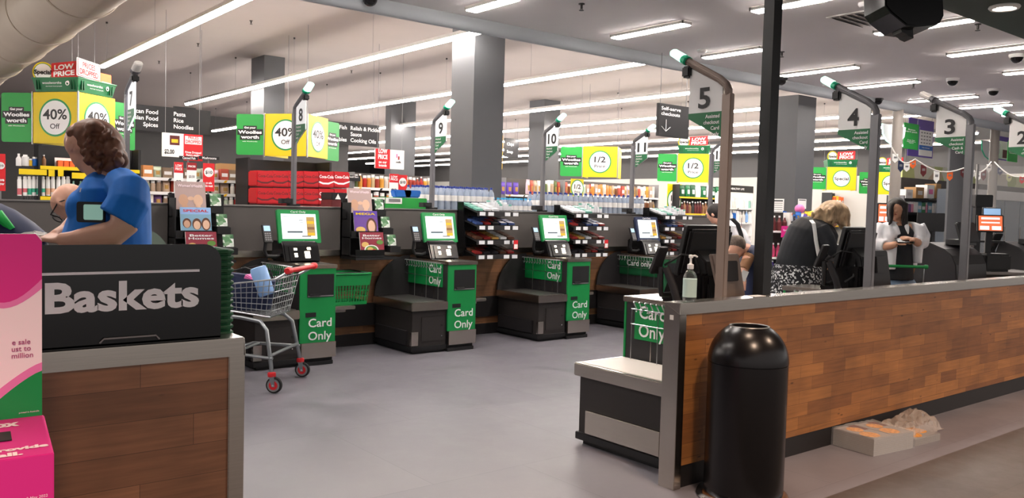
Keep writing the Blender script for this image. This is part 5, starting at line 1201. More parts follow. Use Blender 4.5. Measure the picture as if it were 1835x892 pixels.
# the black case of red drink cartons
Y3 = 14.7
shelf_unit('black open case behind the red drink cartons', 446, 592, (400,), Y3, 'black', 'black', 'black', top=282, depth=.6)
MB().bb(0, 0.01, 0, .01, 0, .01, 'black') if False else None
def red_carton(px, py, Y, label, grp, wpx=27, hpx=30, bright=False):
    p = at(px, py, Y=Y); k = (p-EYE).dot(FW)/F; w, h = wpx*k/.78, hpx*k
    t = thing('drink_carton', label, 'carton', (p.x+w/2, Y+.2, p.z), 0, grp)
    MB().bb(-w/2+.009, w/2-.009, -.2, .2, .001, h-.010, 'cartonred').build('carton_body', t, bev=.02)
    text('Coca-Cola', (0, -.2015, h*.66), X_, Z_, h*.17, 'textwhite' if bright else 'maroon', t, width=w*.8, bold=.025)
    mb = MB(); pts = [(-w*.45, h*.40), (-w*.2, h*.30), (w*.1, h*.30), (w*.46, h*.44), (w*.46, h*.36), (w*.12, h*.20), (-w*.2, h*.20), (-w*.45, h*.30)]
    mb.prism(pts, (0, -.201, 0), X_, Z_, (0, -.001, 0), 'textwhite' if bright else 'maroon'); mb.build('swoosh', t)
    return h
# stacked from the floor up in columns, the visible three layers
for c in range(6):
    for r in range(3):
        br = c >= 4 and r < 2
        nm = 'red drink carton, %s column, %s row of the stack' % (ORD[c], ['top', 'middle', 'lowest'][r])
        red_carton(459+c*27.5, (334, 365, 396)[r]+c*.4, 14.1, nm, 'red drink cartons', bright=br)
x0, x1, z0, z1 = ext(455, 397, 628, 470, 14.1)
t = thing('pallet_stack', 'lower wrapped layers under the red drink cartons', 'pallet', ((x0+x1)/2, 14.3, 0))
MB().bb((x0-x1)/2, (x1-x0)/2, -.2, .2, .14, z1-.005, 'deepred').build('wrapped_layers', t, bev=.01); MB().bb((x0-x1)/2, (x1-x0)/2, -.2, .2, 0, .14, 'brown').build('pallet', t)
p = at(592, 384, Y=12.6); k = (p-EYE).dot(FW)/F
t = thing('drink_carton', 'maroon carton with black and white top in front of the red cartons', 'carton', (p.x+.28, 12.8, 0))
MB().bb(-.26, .27, -.2, .2, p.z-.0, p.z+.24, 'maroon').build('carton_body', t, bev=.01); MB().bb(-.262, .272, -.202, .2, p.z+.24, p.z+.36, 'black').build('dark_top', t, bev=.01)
for kx in (-.15, .02, .18): MB().prism([(-.05, 0), (.05, 0), (.0, .09)], (kx, -.204, p.z+.25), X_, Z_, (0, -.002, 0), 'paper').build('white_flash', t)
MB().bb(-.02, .22, -.206, -.202, p.z+.05, p.z+.17, 'cardboard').build('tan_patch', t); MB().bb(-.28, .29, -.22, .22, 0, p.z, 'cardboard').build('carton_base', t)
# shelves right of the cartons
Y4 = 15.6
shelf_unit('grey shelving with jars between the red cartons and the big column', 634, 775, (335, 372), Y4, 'greyplastic', 'panelgrey', 'white', top=308)
fill(636, 775, 335, 23, Y4, ['jar', 'bottle', 'jar'], G_jar, 'the top shelf between the red cartons and the column', step=.10, seed=21)
fill(636, 775, 372, 28, Y4, ['jar', 'bottle'], G_jar+['maroon', 'dark'], 'the lower shelf between the red cartons and the column', step=.15, seed=22)
shelf_unit('grey shelving with snack packets right of the big column', 906, 1010, (348, 375), 17.5, 'greyplastic', 'panelgrey', 'white', top=318)
for i, px in enumerate((903, 915, 927)):
    p = at(px, 339, Y=17.3); k = (p-EYE).dot(FW)/F
    o = bpy.data.objects.new('purple_packet', packet_mesh('bag', 'purple')); COL.objects.link(o); o.location = (p.x+.1, 17.3+.2, at(906, 348, Y=17.5).z+.002); o.scale = (13*k, .12, 22*k); tag(o, 'purple snack packet, %s of three right of the big column' % ['left', 'middle', 'right'][i], 'packet', 'purple packets right of the column')
fill(945, 1008, 348, 28, 17.5, ['bag', 'jar'], G_snack+G_jar, 'the upper shelf right of the big column', step=.13, seed=31)
shelf_unit('grey shelving with boxes behind the right water bottles', 1012, 1180, (348, 372), 18.5, 'greyplastic', 'panelgrey', 'white', top=322)
fill(1014, 1178, 348, 20, 18.5, ['bag', 'jar', 'box'], G_snack+G_jar, 'the upper shelf behind the right water bottles', step=.13, seed=32)
fill(1014, 1178, 372, 18, 18.5, ['jar', 'bag'], G_jar+G_snack, 'the lower shelf behind the right water bottles', step=.13, seed=33)
def half_card(label, px0, py0, px1, py1, Y, words):
    x0, x1, z0, z1 = ext(px0, py0, px1, py1, Y); w, h = x1-x0, z1-z0
    t = thing('price_sign', label, 'sign', ((x0+x1)/2, Y, 0), 0); MB().bb(-w/2, w/2, 0, .02, z0, z1, 'yellow').build('panel', t)
    r = w*.52; c = Vector((0, -.001, z0+h*.46)); mb = MB(); disc(mb, c, X_, Z_, r, 'green', .003); disc(mb, c-Y_*.003, X_, Z_, r*.88, 'white', .002); mb.build('price_roundel', t)
    if words == 'half': text('1/2', c+Vector((0, -.006, r*.2)), X_, Z_, r*.5, 'text', t, width=r, bold=.02); text('Price', c+Vector((0, -.006, -r*.4)), X_, Z_, r*.22, 'text', t, width=r*.9)
    else: text('Special', c-Y_*.006, X_, Z_, r*.3, 'text', t, width=r*1.5, bold=.03)
    MB().bb(-.02, .02, .02, .05, 0, z1, 'greyplastic').build('post', t)
half_card('narrow yellow half price panel behind the water bottles', 1024, 320, 1045, 352, 16.5, 'half')
half_card('tall yellow half price panel with a large roundel left of sign twelve', 1197, 329, 1220, 384, 19.5, 'half')
half_card('narrow yellow special panel above the blond woman', 1472, 343, 1493, 372, 20.5, 'special')
half_card('narrow yellow special panel right of sign four', 1563, 349, 1583, 386, 21.0, 'special')
shelf_unit('black end display with yellow rails below the half price tower', 1218, 1300, (352, 382, 405), 19.2, 'black', 'black', 'amber', top=330)
fill(1222, 1296, 352, 22, 19.2, ['bag'], ['deepgreen', 'mint', 'paper', 'darkgreen'], 'the top shelf of the display below the half price tower', step=.28, seed=41)
fill(1222, 1296, 382, 22, 19.2, ['bottle'], ['maroon', 'dark', 'brown'], 'the middle shelf of the display below the half price tower', step=.15, seed=42)
fill(1222, 1296, 405, 20, 19.2, ['bottle', 'jar'], ['blue', 'skyblue', 'paper'], 'the lowest shelf of the display below the half price tower', step=.2, seed=43)
# white chiller and shelves further right
p = at(1190, 440, D=14); q2 = at(1240, 440, Y=p.y)
tag(MB().bb(0, q2.x-p.x, 0, .5, 0, 1.35, 'white').bb(0, q2.x-p.x, -.01, 0, .1, .2, 'greyplastic').build('chest_chiller', bev=.02, loc=(p.x, p.y, 0)), 'plain white cabinet behind the sweets rack right of sign eleven', 'cabinet')
t = shelf_unit('white lit shelving left of the black post', 1302, 1350, (372, 398, 420), 17.0, 'white', 'white', 'white', top=345)
t, w, h = board('shelf_header', 'long black shelf header left of the black post', 'sign', 1302, 331, 1350, 346, 16.9, 'text', wires=False); word(t, 'HEALTHY LIFE', -w*.1, 0, .06, 'textwhite', 'C', width=w*.5); MB().bb(-w*.4, -w*.35, .04, .06, -at(1302, 338, Y=16.9).z, 0, 'greyplastic').build('post', t)
fill(1304, 1350, 398, 22, 17.0, ['bottle', 'jar'], ['paper', 'skyblue', 'blue', 'offwhite'], 'the white shelving left of the black post', step=.18, seed=51)
fill(1304, 1350, 372, 18, 17.0, ['box', 'jar'], ['paper', 'offwhite', 'mint'], 'the upper white shelf left of the black post', step=.18, seed=52)

# ---------------------------------------------------------------- water bottles
wb = MB().lathe([(.036, 0), (.042, .008), (.042, .09), (.039, .10), (.042, .11), (.042, .20), (.034, .235), (.017, .268), (.0145, .278)], (0, 0, 0), 'water', 14).mesh('bottle_body', smooth=True)
wl = MB().lathe([(.0425, .115), (.0425, .185)], (0, 0, 0), 'paper', 14).mesh('label', smooth=True)
M('capblue', '#2c3f8f', .4); M('caplight', '#3fa8d8', .4); M('labelblue', '#7f9fd0', .4)
caps = {k: MB().lathe([(.0165, .276), (.0165, .30), (.013, .303)], (0, 0, 0), k, 12).mesh('cap', smooth=True) for k in ('capblue', 'caplight')}
def bottles(px0, px1, Yf, rows_, zb, cap, label, grp, s=1.0, pitch=.098):
    a, b = at(px0, 350, Y=Yf).x, at(px1, 350, Y=Yf).x; n = int((b-a)/(pitch*s))
    pal = thing('water_pallet', 'wrapped pallet of water carrying the '+grp, 'pallet', ((a+b)/2, Yf, 0)); w = (b-a)/2+.03; dd = rows_*pitch*s
    MB().bb(-w, w, -.03, dd, .14, zb, 'offwhite' if False else 'choc_white').build('wrapped_layers', pal, bev=.02); MB().bb(-w, w, -.03, dd, 0, .14, 'brown').build('pallet_base', pal)
    MB().bb(-w, w, -.04, -.03, zb-.10, zb-.02, 'offwhite').build('film_band', pal)
    for i in range(n):
        for j in range(rows_):
            t = thing('water_bottle', label, 'bottle', (a+(i+.5)*pitch*s, Yf+(j+.5)*pitch*s, zb), 0, grp); t.scale = (s, s, s)
            for me, nm in ((wb, 'bottle_body'), (wl, 'label'), (caps[cap], 'cap')):
                o = bpy.data.objects.new(nm, me); COL.objects.link(o); o.parent = t
bottles(752, 900, 8.7, 4, 1.40, 'capblue', 'clear water bottle with dark blue cap right of sign nine', 'dark blue capped bottles right of sign nine')
bottles(905, 962, 8.7, 4, 1.32, 'caplight', 'clear water bottle with light blue cap left of sign ten', 'light blue capped bottles left of sign ten', s=.86)
bottles(974, 1160, 8.7, 4, 1.38, 'capblue', 'clear water bottle with dark blue cap right of sign ten', 'dark blue capped bottles right of sign ten')
# green and white carton on the low wall
p = at(690, 380, Y=8.1); p2 = at(765, 380, Y=8.1); w = p2.x-p.x
t = thing('tray_carton', 'low green and white carton of blue tubs behind the magazine rack', 'carton', ((p.x+p2.x)/2, 8.1, 0))
MB().bb(-w/2, w/2, 0, .3, 1.30, 1.53, 'lime').bb(-w/2-.002, -w*.1, -.002, .302, 1.455, 1.532, 'paper').build('carton_body', t, bev=.006)
MB().bb(-w*.42, -w*.15, -.005, 0, 1.48, 1.515, 'greyplastic').build('barcode', t); text('Glo', (w*.38, -.004, 1.465), X_, Z_, .035, 'text', t, bold=.02)
MB().bb(-w/2-.02, w/2+.02, -.02, .32, 0, 1.298, 'cardboard').build('carton_base', t)
for i, kx in enumerate((-.02, .20)):
    o = tag(MB().prism([(-.09*w/.5, 0), (.09*w/.5, 0), (.11*w/.5, .085), (-.11*w/.5, .085)], (0, -.05, 0), X_, Z_, (0, .1, 0), 'blue').build('blue_tub', bev=.012, loc=((p.x+p2.x)/2+kx*w, 8.2, 1.533)), '%s blue tub standing on the green and white carton' % ['left', 'right'][i], 'tub')

# ---------------------------------------------------------------- right side of the store
M('murala', '#b9bd8e', .6)
covers['mural'] = MATS['mural'] = cover('mural', ['#d8d6c4', '#b9c27e', '#c9c3b2', '#9fb05e', '#e2ded2', '#cbb79a'], 1.1, 9)
x0, x1, z0, z1 = ext(1618, 292, 1850, 338, 10.5)
t = thing('wall_mural', 'long pale green printed mural panel high on the far right wall', 'mural', ((x0+x1)/2, 10.5, (z0+z1)/2))
MB().bb((x0-x1)/2, (x1-x0)/2, 0, .1, (z0-z1)/2, (z1-z0)/2, 'mural').build('panel', t)
MB().bb((x0-x1)/2, (x1-x0)/2, .02, .1, -(z0+z1)/2, (z0-z1)/2, 'panelgrey').build('support_wall', t)
for lb, px0, px1, pys, top in (('grey shelving with goods right of the woman in white', 1622, 1694, (356, 380), 350),):
    shelf_unit(lb, px0, px1, pys, 9.9, 'greyplastic', 'dark', 'black', top=top)
fill(1626, 1692, 380, 20, 9.9, ['box', 'jar'], G_mix+['red', 'red'], 'the shelf right of the woman in white', step=.22, seed=61)
for i, (px, wp, hp, mt) in enumerate(((1626, 17, 16, 'paper'), (1644, 20, 20, 'cardboard'), (1664, 18, 24, 'paper'), (1680, 12, 26, 'cardboard'))):
    p = at(px, 355, Y=9.9); k = (p-EYE).dot(FW)/F*1.5
    tag(MB().bb(0, wp*k, 0, .3, 0, hp*k*.66, mt).bb(wp*k*.2, wp*k*.8, -.004, 0, hp*k*.2, hp*k*.45, 'midpink' if i == 2 else 'offwhite').build('carton', bev=.01, loc=(p.x, 9.94, p.z+.003)), ['white carton, left most', 'tall brown carton, second', 'pink printed white carton', 'narrow brown carton, right most'][i]+' on top of the shelving right of the woman in white', 'carton')
# notices on the column, drink stand and sweets bin behind the blond woman
pc = at(1428, 250, D=13.6)
for lb, px0, py0, px1, py1 in (('white printed notice on the left face of the grey column', 1386, 356, 1404, 390),):
    p, p2 = at(px0, py0, X=pc.x-.004), at(px1, py1, X=pc.x-.004)
    t = thing('notice_sheet', lb, 'notice', (pc.x-.004, (p.y+p2.y)/2, (p.z+p2.z)/2)); w, h = abs(p.y-p2.y), abs(p.z-p2.z)
    MB().bb(-.004, 0, -w/2, w/2, -h/2, h/2, 'paper').build('sheet', t); MB().bb(-.006, -.004, -w*.4, w*.4, h*.36, h*.43, 'text').build('heading', t)
    for k in range(6): MB().bb(-.005, -.004, -w*.38, w*.38, h*(.25-.11*k), h*(.25-.11*k)+.008, 'greyplastic').build('print_line', t)
p, p2 = at(1430, 356, Y=pc.y-.004), at(1444, 374, Y=pc.y-.004)
t = thing('notice_sheet', 'white printed notice on the right face of the grey column', 'notice', ((p.x+p2.x)/2, pc.y-.004, (p.z+p2.z)/2)); w, h = p2.x-p.x, p.z-p2.z
MB().bb(-w/2, w/2, -.004, 0, -h/2, h/2, 'paper').build('sheet', t); MB().bb(-w*.4, w*.4, -.006, -.004, h*.34, h*.42, 'text').build('heading', t)
p, p2 = at(1696, 368, D=13), at(1715, 385, D=13)
q = at(1386, 500, D=9.6)
t = thing('drink_stand', 'narrow white stand with dark drinks and a magenta sign right of the black post', 'stand', (q.x, q.y, 0), -YAW)
k = 9.6/F
zz = lambda py: at(1386, py, D=9.6).z
MB().bb(-.12, .14, .12, .14, 0, zz(380), 'dark').bb(.12, .14, -.1, .14, 0, zz(380), 'offwhite').bb(-.12, .14, -.1, .14, 0, .1, 'white').build('frame', t)
for py in (413, 460, 487): MB().bb(-.12, .14, -.1, .14, zz(py)-.02, zz(py), 'white').build('shelf', t)
MB().bb(.03, .15, -.13, -.11, zz(424), zz(404), 'pink').build('magenta_sign', t); text('Specials', (.09, -.132, zz(411)), X_, Z_, .018, 'textwhite', t, width=.09)
MB().bb(.05, .15, -.12, -.105, zz(490), zz(426), 'offwhite').build('white_card', t)
MB().bb(-.12, .04, -.115, -.1, zz(510), zz(500), 'lime').build('green_edge', t)
for r_, py in enumerate((413, 460, 487)):
    for i in range(4):
        for nm, mt in (('drink_bottle', ['maroon', 'choc_pink', 'purple'][r_]),):
            o = bpy.data.objects.new(nm, packet_mesh('bottle', mt)); COL.objects.link(o)
            v = Matrix.Rotation(-YAW, 3, 'Z') @ Vector((-.09+.06*i, -.03, 0)); o.location = (q.x+v.x, q.y+v.y, zz(py)+.001); o.scale = (.055, .055, (.17, .16, .13)[r_])
            tag(o, 'dark bottle on the %s shelf of the narrow stand right of the black post' % ['top', 'middle', 'lowest'][r_], 'bottle', 'bottles on the narrow stand')
q = at(1432, 430, D=10.2)
t = thing('sweets_bin', 'black bin of wrapped sweets with price tags behind the blond woman', 'bin', (q.x, q.y, 0), -YAW)
zt = at(1432, 385, D=10.2).z
MB().bb(-.2, .32, -.15, .25, 0, zt-.08, 'black').build('bin_body', t, bev=.01)
for k in range(5): MB().bb(-.18+k*.1, -.1+k*.1, -.16, -.15, zt-.16, zt-.1, 'tagwhite').build('price_tag', t)
rnd = random.Random(5)
for i in range(26):
    v = Matrix.Rotation(-YAW, 3, 'Z') @ Vector((rnd.uniform(-.16, .28), rnd.uniform(-.12, .2), 0)); mt = rnd.choice(['red', 'blue', 'orange', 'amber', 'choc_white', 'navy', 'purple'])
    o = bpy.data.objects.new('sweets_packet', packet_mesh('bag', mt)); COL.objects.link(o); o.location = (q.x+v.x, q.y+v.y, zt-.079); o.scale = (.07, .05, rnd.uniform(.07, .13)); o.rotation_euler = (0, rnd.uniform(-.3, .3), rnd.uniform(0, 3))
    tag(o, 'bright wrapped packet in the black sweets bin behind the blond woman', 'packet', 'packets in the black sweets bin')
v = at(1433, 376, D=10.2)
tag(MB().ell((0, 0, .0), (.06, .06, .055), 'midpink', 20, 12).build('sweets_tub', smooth=True, loc=(v.x, v.y, zt+.075)), 'pink ball of sweets on top of the sweets bin behind the blond woman', 'sweets')
v = at(1462, 376, D=10.2)
t = tag(MB().prism([(-.16, 0), (.16, .05), (.16, .10), (-.14, .02)], (0, 0, 0), X_, Z_, (0, .1, 0), 'yellow').build('yellow_wedge', loc=(v.x, v.y, zt+.0)), 'yellow slanted price wedge on the sweets bin above the blond woman', 'sign'); t.rotation_euler = (0, 0, -YAW)
# orange packets under the special tower
shelf_unit('black end display of orange packets below the special tower', 1492, 1566, (369, 386, 404), 17.8, 'black', 'black', 'amber', top=345)
for i, py in enumerate((369, 386)):
    fill(1494, 1564, py, (17, 12)[i], 17.8, ['box'], ['orange', 'orange', 'amber'], 'the %s shelf below the special tower' % ['upper', 'lower'][i], step=.2, seed=70+i)
fill(1494, 1564, 404, 14, 17.8, ['jar', 'can'], ['paper', 'mint', 'red'], 'the lowest shelf below the special tower', step=.14, seed=73)
# bonus banner, green card, arch signs and bunting
t, w, h = board('hanging_banner', 'purple and white bonus banner hanging right of the round column', 'banner', 1630, 210, 1671, 284, 8.6, 'purple', th=.02)
MB().bb(-w*.08, w*.46, -.004, 0, -h*.46, h*.30, 'paper').build('white_panel', t); MB().bb(-w*.08, w*.46, -.006, -.004, -h*.30, -h*.18, 'blue').build('blue_strip', t); MB().bb(-w*.08, w*.46, -.006, -.004, h*.22, h*.30, 'purple').build('purple_strip', t)
mb = MB()
for i in range(4):
    for j in range(4): MB().bb(w*(-.02+.11*i), w*(.04+.11*i), -.006, -.004, h*(.14-.09*j), h*(.17-.09*j), 'greyplastic').build('small_picture', t)
text('No limits', (w*.19, -.008, -h*.24), X_, Z_, .02, 'textwhite', t, width=w*.3)
t, w, h = board('hanging_card', 'green bonus card pack sign with rounded corners right of the round column', 'sign', 1621, 219, 1645, 269, 8.3, 'lime', th=.015)
text(['Bonus', 'card pack'], (0, -.003, h*.22), X_, Z_, .03, 'textwhite', t, width=w*.8, bold=.03); text(['free for', 'spending', 'here'], (0, -.003, -h*.2), X_, Z_, .02, 'textwhite', t, width=w*.6)
t, w, h = board('hanging_banner', 'purple and white picture banner hanging right of the second round column', 'banner', 1788, 243, 1818, 290, 9.6, 'purple', th=.02)
MB().bb(-w*.4, w*.15, -.004, 0, -h*.45, h*.3, 'paper').bb(-w*.2, w*.1, -.006, -.004, -h*.4, -h*.05, 'maroon').build('white_panel', t)
t, w, h = board('hanging_card', 'green sign with rounded corners right of the second round column', 'sign', 1807, 252, 1823, 291, 9.2, 'lime', th=.015)
text(['Bonus', 'available', 'instore'], (0, -.003, 0), X_, Z_, .03, 'textwhite', t, width=w*.8, bold=.02)
def arch(label, px0, py0, px1, py1, Y, mat, s):
    x0, x1, z0, z1 = ext(px0, py0, px1, py1, Y); w, h = x1-x0, z1-z0
    t = thing('arch_sign', label, 'sign', ((x0+x1)/2, Y, (z0+z1)/2), 0, None)
    P = [(-w/2, h/2), (-w*.46, 0), (-w*.3, -h*.3), (0, -h/2), (w*.3, -h*.3), (w*.46, 0), (w/2, h/2)]
    M('archglass', '#aeb4b6', .3)
    MB().prism(P, (0, 0, 0), X_, Z_, (0, .02, 0), 'archglass').build('panel', t)
    MB().tube([(a, .01, b) for a, b in P[:4]], .014, mat, 8).build('lit_edge', t)
    text(s, (-w*.08, -.004, h*.1), X_, Z_, h*.28, 'textwhite', t, bold=.03)
    mb = MB(); hang(mb, 0, .01, h/2, ZH-(z0+z1)/2); mb.build('hanger', t)
arch('grey arch shaped sign with a glowing teal edge left of the round column', 1582, 221, 1622, 263, 8.0, 'glowgreen', '1')
arch('teal arch shaped sign left of the second round column', 1760, 251, 1792, 290, 9.0, 'teal', '2')
def bunting(label, pts, Y, n, seed):
    t = thing('bunting', label, 'bunting', (0, 0, 0)); P = [at(x, y, D=d) for x, y, d in pts]; fine = []
    for a, b in zip(P[:-1], P[1:]):
        for i in range(12): s = i/12; q = a.lerp(b, s); q.z -= .10*sin(pi*s); fine.append(q)
    fine.append(P[-1]); MB().tube(fine, .008, 'offwhite', 6).build('string', t)
    rnd = random.Random(seed)
    for i in range(n):
        q = fine[int((i+.7)/n*(len(fine)-1))]; w, h = .032, rnd.uniform(.09, .14); mt = rnd.choice(['paper', 'red', 'offwhite', 'navy', 'orange', 'murala', 'maroon'])
        MB().prism([(-w, 0), (w, 0), (w, -h*.7), (0, -h), (-w, -h*.7)], q, R0, Z_, FW*.003, mt).prism([(-w*.5, -h*.3), (w*.5, -h*.3), (w*.5, -h*.5), (-w*.5, -h*.5)], q, R0, Z_, -FW*.003, 'greyplastic').build('pennant', t)
bunting('string of small paper tags from the round column to sign three', [(1598, 264, 9.4), (1640, 285, 9.4), (1735, 298, 9.4), (1776, 290, 11)], 0, 12, 4)
bunting('string of small paper tags from the second round column to the right edge', [(1782, 290, 11), (1850, 312, 10.5), (1900, 318, 10)], 0, 7, 8)
x0, x1, z0, z1 = ext(1742, 338, 1850, 440, 8.6)
t = thing('chiller_cabinet', 'long blue grey glass fronted chiller behind the screens at the right edge', 'chiller', ((x0+x1)/2, 8.6, 0)); w = x1-x0
MB().bb(-w/2, w/2, .05, .8, 0, z1, 'chill').build('cabinet', t, bev=.02)
MB().bb(-w/2, w/2, .0, .05, z1-.22, z1, 'offwhite').build('header', t)
for k in range(4):
    a = -w/2+k*w/4
    dr_ = MB().bb(a+.02, a+w/4-.02, .0, .05, .25, z1-.24, 'chillglass').build('glass_door', t)
    MB().bb(a+.04, a+.06, -.03, 0, .8, 1.3, 'steeldull').build('handle', dr_)
# backpack and other small goods at the far left
q = at(22, 400, D=3.5)
t = thing('backpack', 'black and bright green bag with a white tag at the far left', 'bag', (q.x, q.y, .98+.0), -YAW)
t.location.z = at(22, 436, D=3.5).z-.03
MB().loft([((-.03, 0, 0), (.17, 0, 0), (0, .12, 0)), ((-.03, 0, .07), (.165, 0, 0), (0, .13, 0)), ((-.04, 0, .14), (.12, 0, -.03), (0, .11, 0)), ((-.06, 0, .18), (.07, 0, -.02), (0, .07, 0)), ((-.07, 0, .195), (.02, 0, 0), (0, .02, 0))], 'navy', 20).build('body', t, smooth=True)
M('brightgreen', '#20c050', .5)
MB().tube([(-.12, -.10, .04), (-.06, -.105, .13), (.0, -.09, .145), (.05, -.085, .09)], [.02, .028, .026, .014], 'brightgreen', 10).tube([(-.16, -.08, .02), (-.12, -.11, .06), (-.10, -.11, .0)], .03, 'brightgreen', 8).build('green_panel', t, smooth=True)
MB().box((.045, -.118, .055), (.05, .004, .022), 'paper', rz=.1, ry=.1).build('white_tag', t)
q = at(20, 436, D=3.5)
t = thing('service_bench', 'dark service bench behind the left partition', 'bench', (q.x-.2, q.y+.1, 0), -YAW)
zb = at(22, 436, D=3.5).z-.03
MB().bb(-.3, .36, -.2, .2, zb-.04, zb, 'black').bb(-.28, .34, -.18, .18, 0, zb-.04, 'charcoal').build('bench_body', t, bev=.005)
# ---------------------------------------------------------------- people
def solid(mb, name, parent, vox=.009, smooth=2, mat=None):
    """one continuous skin over the shapes in mb"""
    o = bpy.data.objects.new('tmp', mb.mesh('tmp')); COL.objects.link(o)
    r = o.modifiers.new('r', 'REMESH'); r.mode = 'VOXEL'; r.voxel_size = vox
    if smooth:
        s = o.modifiers.new('s', 'SMOOTH'); s.factor = .5; s.iterations = smooth
    dg = bpy.context.evaluated_depsgraph_get(); me = bpy.data.meshes.new_from_object(o.evaluated_get(dg)); me.name = name
    me.materials.clear(); me.materials.append(MATS[mat or mb.k[0]])
    for p in me.polygons: p.use_smooth = True; p.material_index = 0
    bpy.data.objects.remove(o)
    n = bpy.data.objects.new(name, me); COL.objects.link(n); n.parent = parent; return n
class Figure:
    def __init__(s, label, px, D):
        s.D = D; q = at(px, 500, D=D); s.loc = Vector((q.x, q.y, 0)); s.k = D/F
        s.t = thing('person', label, 'person', s.loc, -YAW); s.R = Matrix.Rotation(YAW, 3, 'Z')
    def P(s, px, py, dy=0): return s.R @ (at(px, py, D=s.D+dy)-s.loc)
    def sec(s, px, py, dy, a, b, tilt=0):
        """section: half width a (pixels across), half depth b (metres), tilted about the view line"""
        return (s.P(px, py, dy), Vector((a*s.k*cos(tilt), 0, a*s.k*sin(tilt))), Vector((0, b, 0)))
    def limb(s, mb, pts, mat='skin', n=14): return mb.tube([s.P(*p[:3]) for p in pts], [p[3] for p in pts], mat, n)
    def ell(s, mb, px, py, dy, r, mat='skin', R=None): return mb.ell(s.P(px, py, dy), r, mat, 18, 12, R)
    def hand(s, mb, px, py, dy, u, v, size=.085, mat='skin', curl=.5, thumb=1):
        """palm at (px, py) pointing along u, back of the hand along v; five separate fingers"""
        c = s.P(px, py, dy); u = Vector(u).normalized(); v = Vector(v).normalized(); w = u.cross(v).normalized(); v = w.cross(u)
        mb.loft([(c-u*size*.5, w*size*.28, v*size*.17), (c, w*size*.45, v*size*.17), (c+u*size*.45, w*size*.47, v*size*.14)], mat, 14)
        for i, (off, ln) in enumerate(((-.36, .72), (-.12, .88), (.12, .84), (.36, .64))):
            a = c+u*size*.42+w*off*size; d = u; pts = [a-u*size*.2]
            for j in range(3):
                ang = curl*(j+.6)*.55; d = (u*cos(ang)-v*sin(ang)); a2 = pts[-1]+d*size*ln*(.52 if j == 0 else .33); pts.append(a2)
            mb.tube(pts, [.0085, .0085, .0078, .006], mat, 8)
        a = c-u*size*.25+w*thumb*size*.38; mb.tube([a, a+u*size*.25+w*thumb*size*.28, a+u*size*.62+w*thumb*size*.34-v*size*.1], [.012, .0105, .008], mat, 8)
        return mb
    def legs(s, mat, hx, hz, spread=.09, shoe='black', r=.085, dy=0):
        mb = MB(); c = s.P(hx, 500, dy); 
        mb.ell((c.x, c.y, hz), (spread+.085, .125, .12), mat)
        for q in (-1, 1): mb.tube([(c.x+q*spread, c.y, hz), (c.x+q*spread, c.y-.01, hz*.55), (c.x+q*spread, c.y+.01, .09)], [r, r*.7, r*.52], mat, 14)
        solid(mb, 'trousers', s.t, .014, 2)
        for q in (-1, 1):
            MB().loft([((c.x+q*spread, c.y+.06, .05), (.04, 0, 0), (0, 0, .05)), ((c.x+q*spread, c.y-.04, .05), (.045, 0, 0), (0, 0, .05)), ((c.x+q*spread, c.y-.15, .03), (.045, 0, 0), (0, 0, .03))], shoe, 14).build('shoe', s.t, smooth=True)
def face(f, px, py, dy, fwd, up, sc, skinmat='skin', lips=True, eyes=True, name='eyes'):
    """eyes, brows and lips set on a head whose centre is (px, py): fwd and up are directions in the figure's frame"""
    c = f.P(px, py, dy); fw = Vector(fwd).normalized(); u = (Vector(up)-fw*Vector(up).dot(fw)).normalized(); r = fw.cross(u)
    for q in (-1, 1):
        e = MB().ell(c+fw*sc*.80+r*q*sc*.33+u*sc*.12, (sc*.11, sc*.11, sc*.075), 'white', 12, 8).build('eye', f.t, smooth=True)
        MB().ell(c+fw*sc*.885+r*q*sc*.33+u*sc*.12, (sc*.055, sc*.055, sc*.055), 'hairblack', 10, 8).build('iris', e, smooth=True)
        MB().tube([c+fw*sc*.84+r*q*sc*.16+u*sc*.28, c+fw*sc*.84+r*q*sc*.36+u*sc*.33, c+fw*sc*.72+r*q*sc*.52+u*sc*.27], sc*.035, 'hairblack', 6).build('eyebrow', f.t)
    MB().tube([c+fw*sc*.78-r*sc*.22-u*sc*.56, c+fw*sc*.90-u*sc*.54, c+fw*sc*.78+r*sc*.22-u*sc*.56], [sc*.03, sc*.07, sc*.03], 'lips', 8).build('lips', f.t, smooth=True)

def head_shape(f, mb, px, py, dy, fwd, up, sc, mat='skin', ears=(1, 1)):
    """skull, jaw, nose, ears; sc is about half the face width"""
    c = f.P(px, py, dy); fw = Vector(fwd).normalized(); u = (Vector(up)-fw*Vector(up).dot(fw)).normalized(); r = fw.cross(u)
    R = Matrix((r, fw, u)).transposed()
    mb.ell(c-fw*sc*.12+u*sc*.25, (sc*.98, sc*1.18, sc*1.02), mat, 20, 14, R)           # skull
    mb.ell(c+fw*sc*.14-u*sc*.28, (sc*.78, sc*.78, sc*.92), mat, 18, 12, R)             # face
    mb.ell(c+fw*sc*.40-u*sc*.92, (sc*.40, sc*.38, sc*.28), mat, 14, 10, R)             # chin
    mb.tube([c+fw*sc*.80+u*sc*.12, c+fw*sc*1.02-u*sc*.18, c+fw*sc*1.06-u*sc*.27], [sc*.10, sc*.15, sc*.17], mat, 10)   # nose
    for q, on in zip((-1, 1), ears):
        if on: mb.ell(c-fw*sc*.12+r*q*sc*.98+u*sc*.02, (sc*.12, sc*.22, sc*.34), mat, 12, 10, R)
    return c, fw, u, r

def hair_cap(mb, h, sc, mat, back=.26, up=.34, k=1.12):
    c, fw, u, r = h; R = Matrix((r, fw, u)).transposed()
    return mb.ell(c-fw*sc*back+u*sc*up, (sc*.98*k, sc*1.12*k, sc*1.0*k), mat, 20, 14, R)
